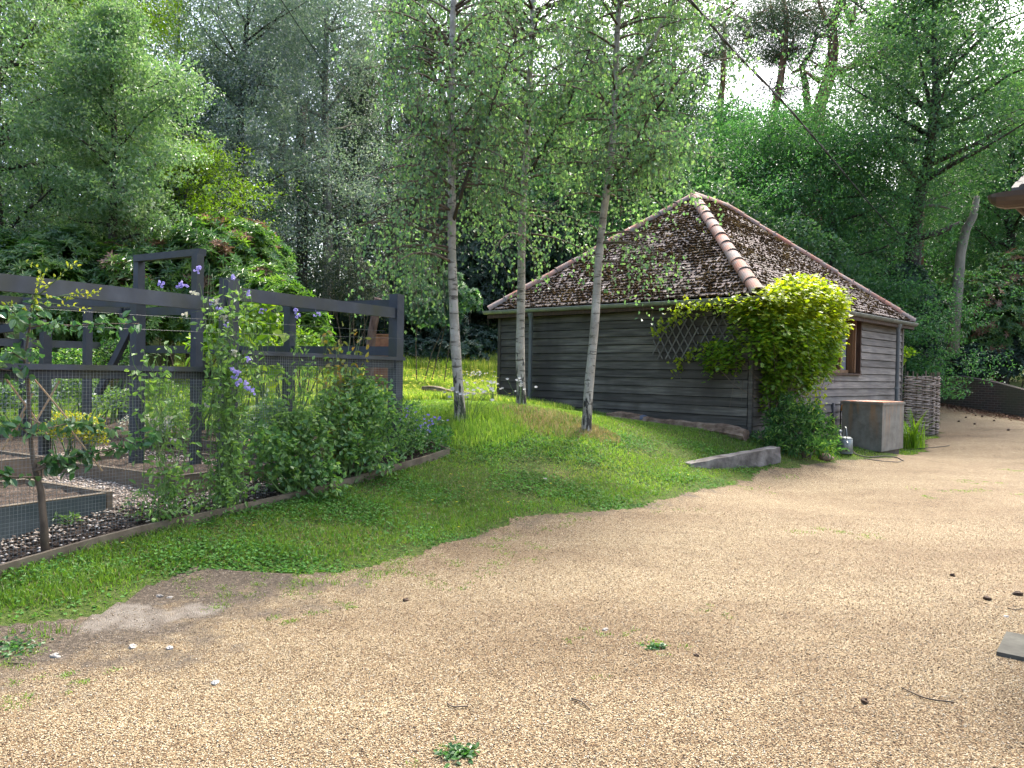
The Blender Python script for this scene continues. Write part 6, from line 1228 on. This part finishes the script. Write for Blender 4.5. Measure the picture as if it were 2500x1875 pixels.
climber('sweet_pea', 'tall sweet pea with lilac and cream flowers climbing the near post', 'climber', spb, 2.05, .17, 34, 1150, M['pea'], [
    ('lilac_flowers', 'lilac', [(484,655,0),(480,660,0),(392,690,-.1),(398,697,-.1),(436,699,0),(442,696,0),(452,698,0),(568,677,0),(607,718,0),(519,738,0),(534,752,0),(543,760,0),(552,795,0),(608,876,0),(724,762,.4),(727,768,.4),(774,770,.5),(566,898,0),(573,905,0),(578,912,0),(572,922,0),(580,930,0),(578,936,0),(598,940,0),(605,948,0),(617,955,0)]),
    ('cream_flowers', 'cream', [(475,715,0),(478,718,0),(468,742,0),(474,747,0),(524,733,0),(530,742,0),(542,775,0),(546,778,0),(571,858,0),(574,866,0),(503,990,0),(515,950,0)])])
climber('sweet_pea', 'leafy sweet pea growing left of the near fence post', 'climber', gp(sN-.75, -.1), 1.5, .22, 15, 420, M['pea'], [('white_buds', 'cream', [(408,1025,0),(455,770,0)])])
climber('bean_plant', 'climbing bean whose yellowing leaves hang over the middle rail', 'climber', gp(sN+1.45, .05), 1.6, .22, 16, 420, M['autumn'], [], .075)
climber('sunflower', 'tall sunflower with large bright leaves rising behind the fence', 'flowering plant', gp(sN+1.3, 1.1), 1.9, .10, 3, 26, M['hopgreen'], [], .20)
climber('sweet_pea', 'thin sweet pea stems rising in front of the right fence panel', 'climber', gp(sN+.7, -.15), 1.5, .25, 16, 420, M['pea'], [('lilac_flowers', 'lilac', [(640,640+120,0)])])
# honeywort mass in front of the fence
def erow(lst): 
    out = []
    for s, v, z, a, b, c in lst: p = gp(s, v); out.append((p.x-oH.x, p.y-oH.y, p.z-oH.z+z, a, b, c))
    return out
oH = gp(sN+1.2, -.2)
bush('honeywort', 'dense blue green honeywort bushes filling the right fence panel', 'plant', tuple(oH), erow([(sN+.35,-.18,.35,.25,.18,.38),(sN+.75,-.2,.4,.28,.2,.42),(sN+1.15,-.18,.5,.28,.2,.45),(sN+1.55,-.18,.55,.26,.2,.5),(sN+1.9,-.15,.5,.22,.18,.5),(sN+.7,-.25,.15,.4,.2,.2),(sN+1.5,-.25,.2,.4,.2,.22),(sN+1.75,.1,.7,.2,.2,.45),(sN+.6,.1,.5,.3,.2,.4)]), 5200, .062, .040, M['cer'], 'random', None, 'leaf', 40, extra=[(M['pea'], .3, 'fresh_foliage'), (M['dark'], .05, 'seed_heads')], bias=.6, stemmat=M['stem'])
bush('cottage_plant', 'low leafy plant at the foot of the fence near the corner post', 'plant', tuple(gp(FL-.45,-.15)), [(0,0,.3,.3,.2,.35),(.25,.3,.35,.22,.2,.4)], 1400, .04, .02, M['cer'], 'random', None, 'leaf', 12, stemmat=M['stem'])
bush('cottage_plant', 'weedy seedlings left of the near post on the dark soil', 'plant', tuple(gp(sN-.75,-.12)), [(0,0,.15,.3,.12,.2),(.3,.3,.18,.2,.12,.2)], 500, .04, .02, M['pea'], 'random', None, 'leaf', 8, stemmat=M['stem'])
for px, py, lab in ((145,1290,'small seedling on the flint path by the apple trunk'),(228,1262,'green seedling beside the raised bed corner'),(180,1288,'pair of seedlings on the dark soil')):
    g = G(px, py); bush('seedling', lab, 'plant', tuple(g), [(0,0,.05,.05,.05,.05)], 22, .05, .02, M['pea'], 'random', 'seedlings', 'leaf', 2, stemmat=M['stem'])
# planting inside the beds
def gbush(name, label, cat, px, py, Y, blobs, n, L, W, mat, extra=(), shape='leaf', mode='random'):
    b = P(px, py, Y); g = (b.x, b.y, hz(b.x, b.y)); ells = [e_at(a, c, Y+d, rx/F*Y, rx/F*Y*.7, ry/F*Y, g) for a, c, d, rx, ry in blobs]; return bush(name, label, cat, g, ells, n, L, W, mat, mode, None, shape, 16, extra, .6, 7, M['stem'])
gbush('yellow_marigold', 'bright yellow flower mound in the bed behind the apple tree', 'flowering plant', 185, 1080, 8.6, [(180,1050,0,70,38),(120,1035,.2,35,30),(235,1070,0,28,28)], 3000, .035, .025, M['yellow'], extra=[(M['pea'], .45, 'green_foliage')])
gbush('vegetable_plants', 'pale leafy vegetables beyond the yellow flowers', 'plant', 100, 1010, 10.5, [(60,975,0,80,40),(180,960,.5,80,45),(280,985,0,70,35),(-20,985,0,70,45)], 2600, .06, .035, M['pea'], extra=[(M['silver'], .3, 'grey_foliage')])
gbush('vegetable_plants', 'lush green vegetables behind the sweet pea stems', 'plant', 440, 1010, 9.6, [(400,1060,0,60,40),(470,1010,.3,70,60),(540,960,0,60,60),(380,960,1,60,50)], 2600, .055, .03, M['pea'], extra=[(M['hopgreen'], .35, 'yellow_green_foliage')])
gbush('vegetable_plants', 'tall bright plants behind the right fence panel', 'plant', 690, 950, 10.8, [(650,890,0,60,60),(730,870,.4,60,60),(800,900,0,50,40),(600,830,.5,50,60),(680,800,.6,50,50)], 2600, .075, .045, M['hopgreen'], extra=[(M['pea'], .4, 'green_foliage'), (M['white'], .02, 'white_flowers')])
gbush('vegetable_plants', 'big leaved plants standing above the middle rail near the bean', 'plant', 600, 850, 9.6, [(560,800,0,40,60),(640,780,0,40,50),(520,850,0,50,40)], 260, .14, .09, M['hopgreen'])
gbush('vegetable_plants', 'leafy plants behind the frame posts at the left', 'plant', 250, 900, 11.5, [(180,900,0,70,50),(290,880,0,60,50),(60,900,0,70,50)], 2200, .06, .035, M['shrub'], extra=[(M['pea'], .4, 'fresh_foliage')])
gbush('pink_heather', 'pale pink flowered plant at the back of the brown bed', 'flowering plant', 350, 1060, 9.2, [(340,1035,0,45,25),(390,1040,0,30,22)], 700, .03, .02, M['cream'], extra=[(M['silver'], .4, 'foliage')])
gbush('lupin', 'grassy tan clump beyond the inner frame', 'plant', 300, 940, 12, [(290,930,0,20,35)], 300, .12, .02, M['dry'])
print('objects', len(bpy.data.objects))
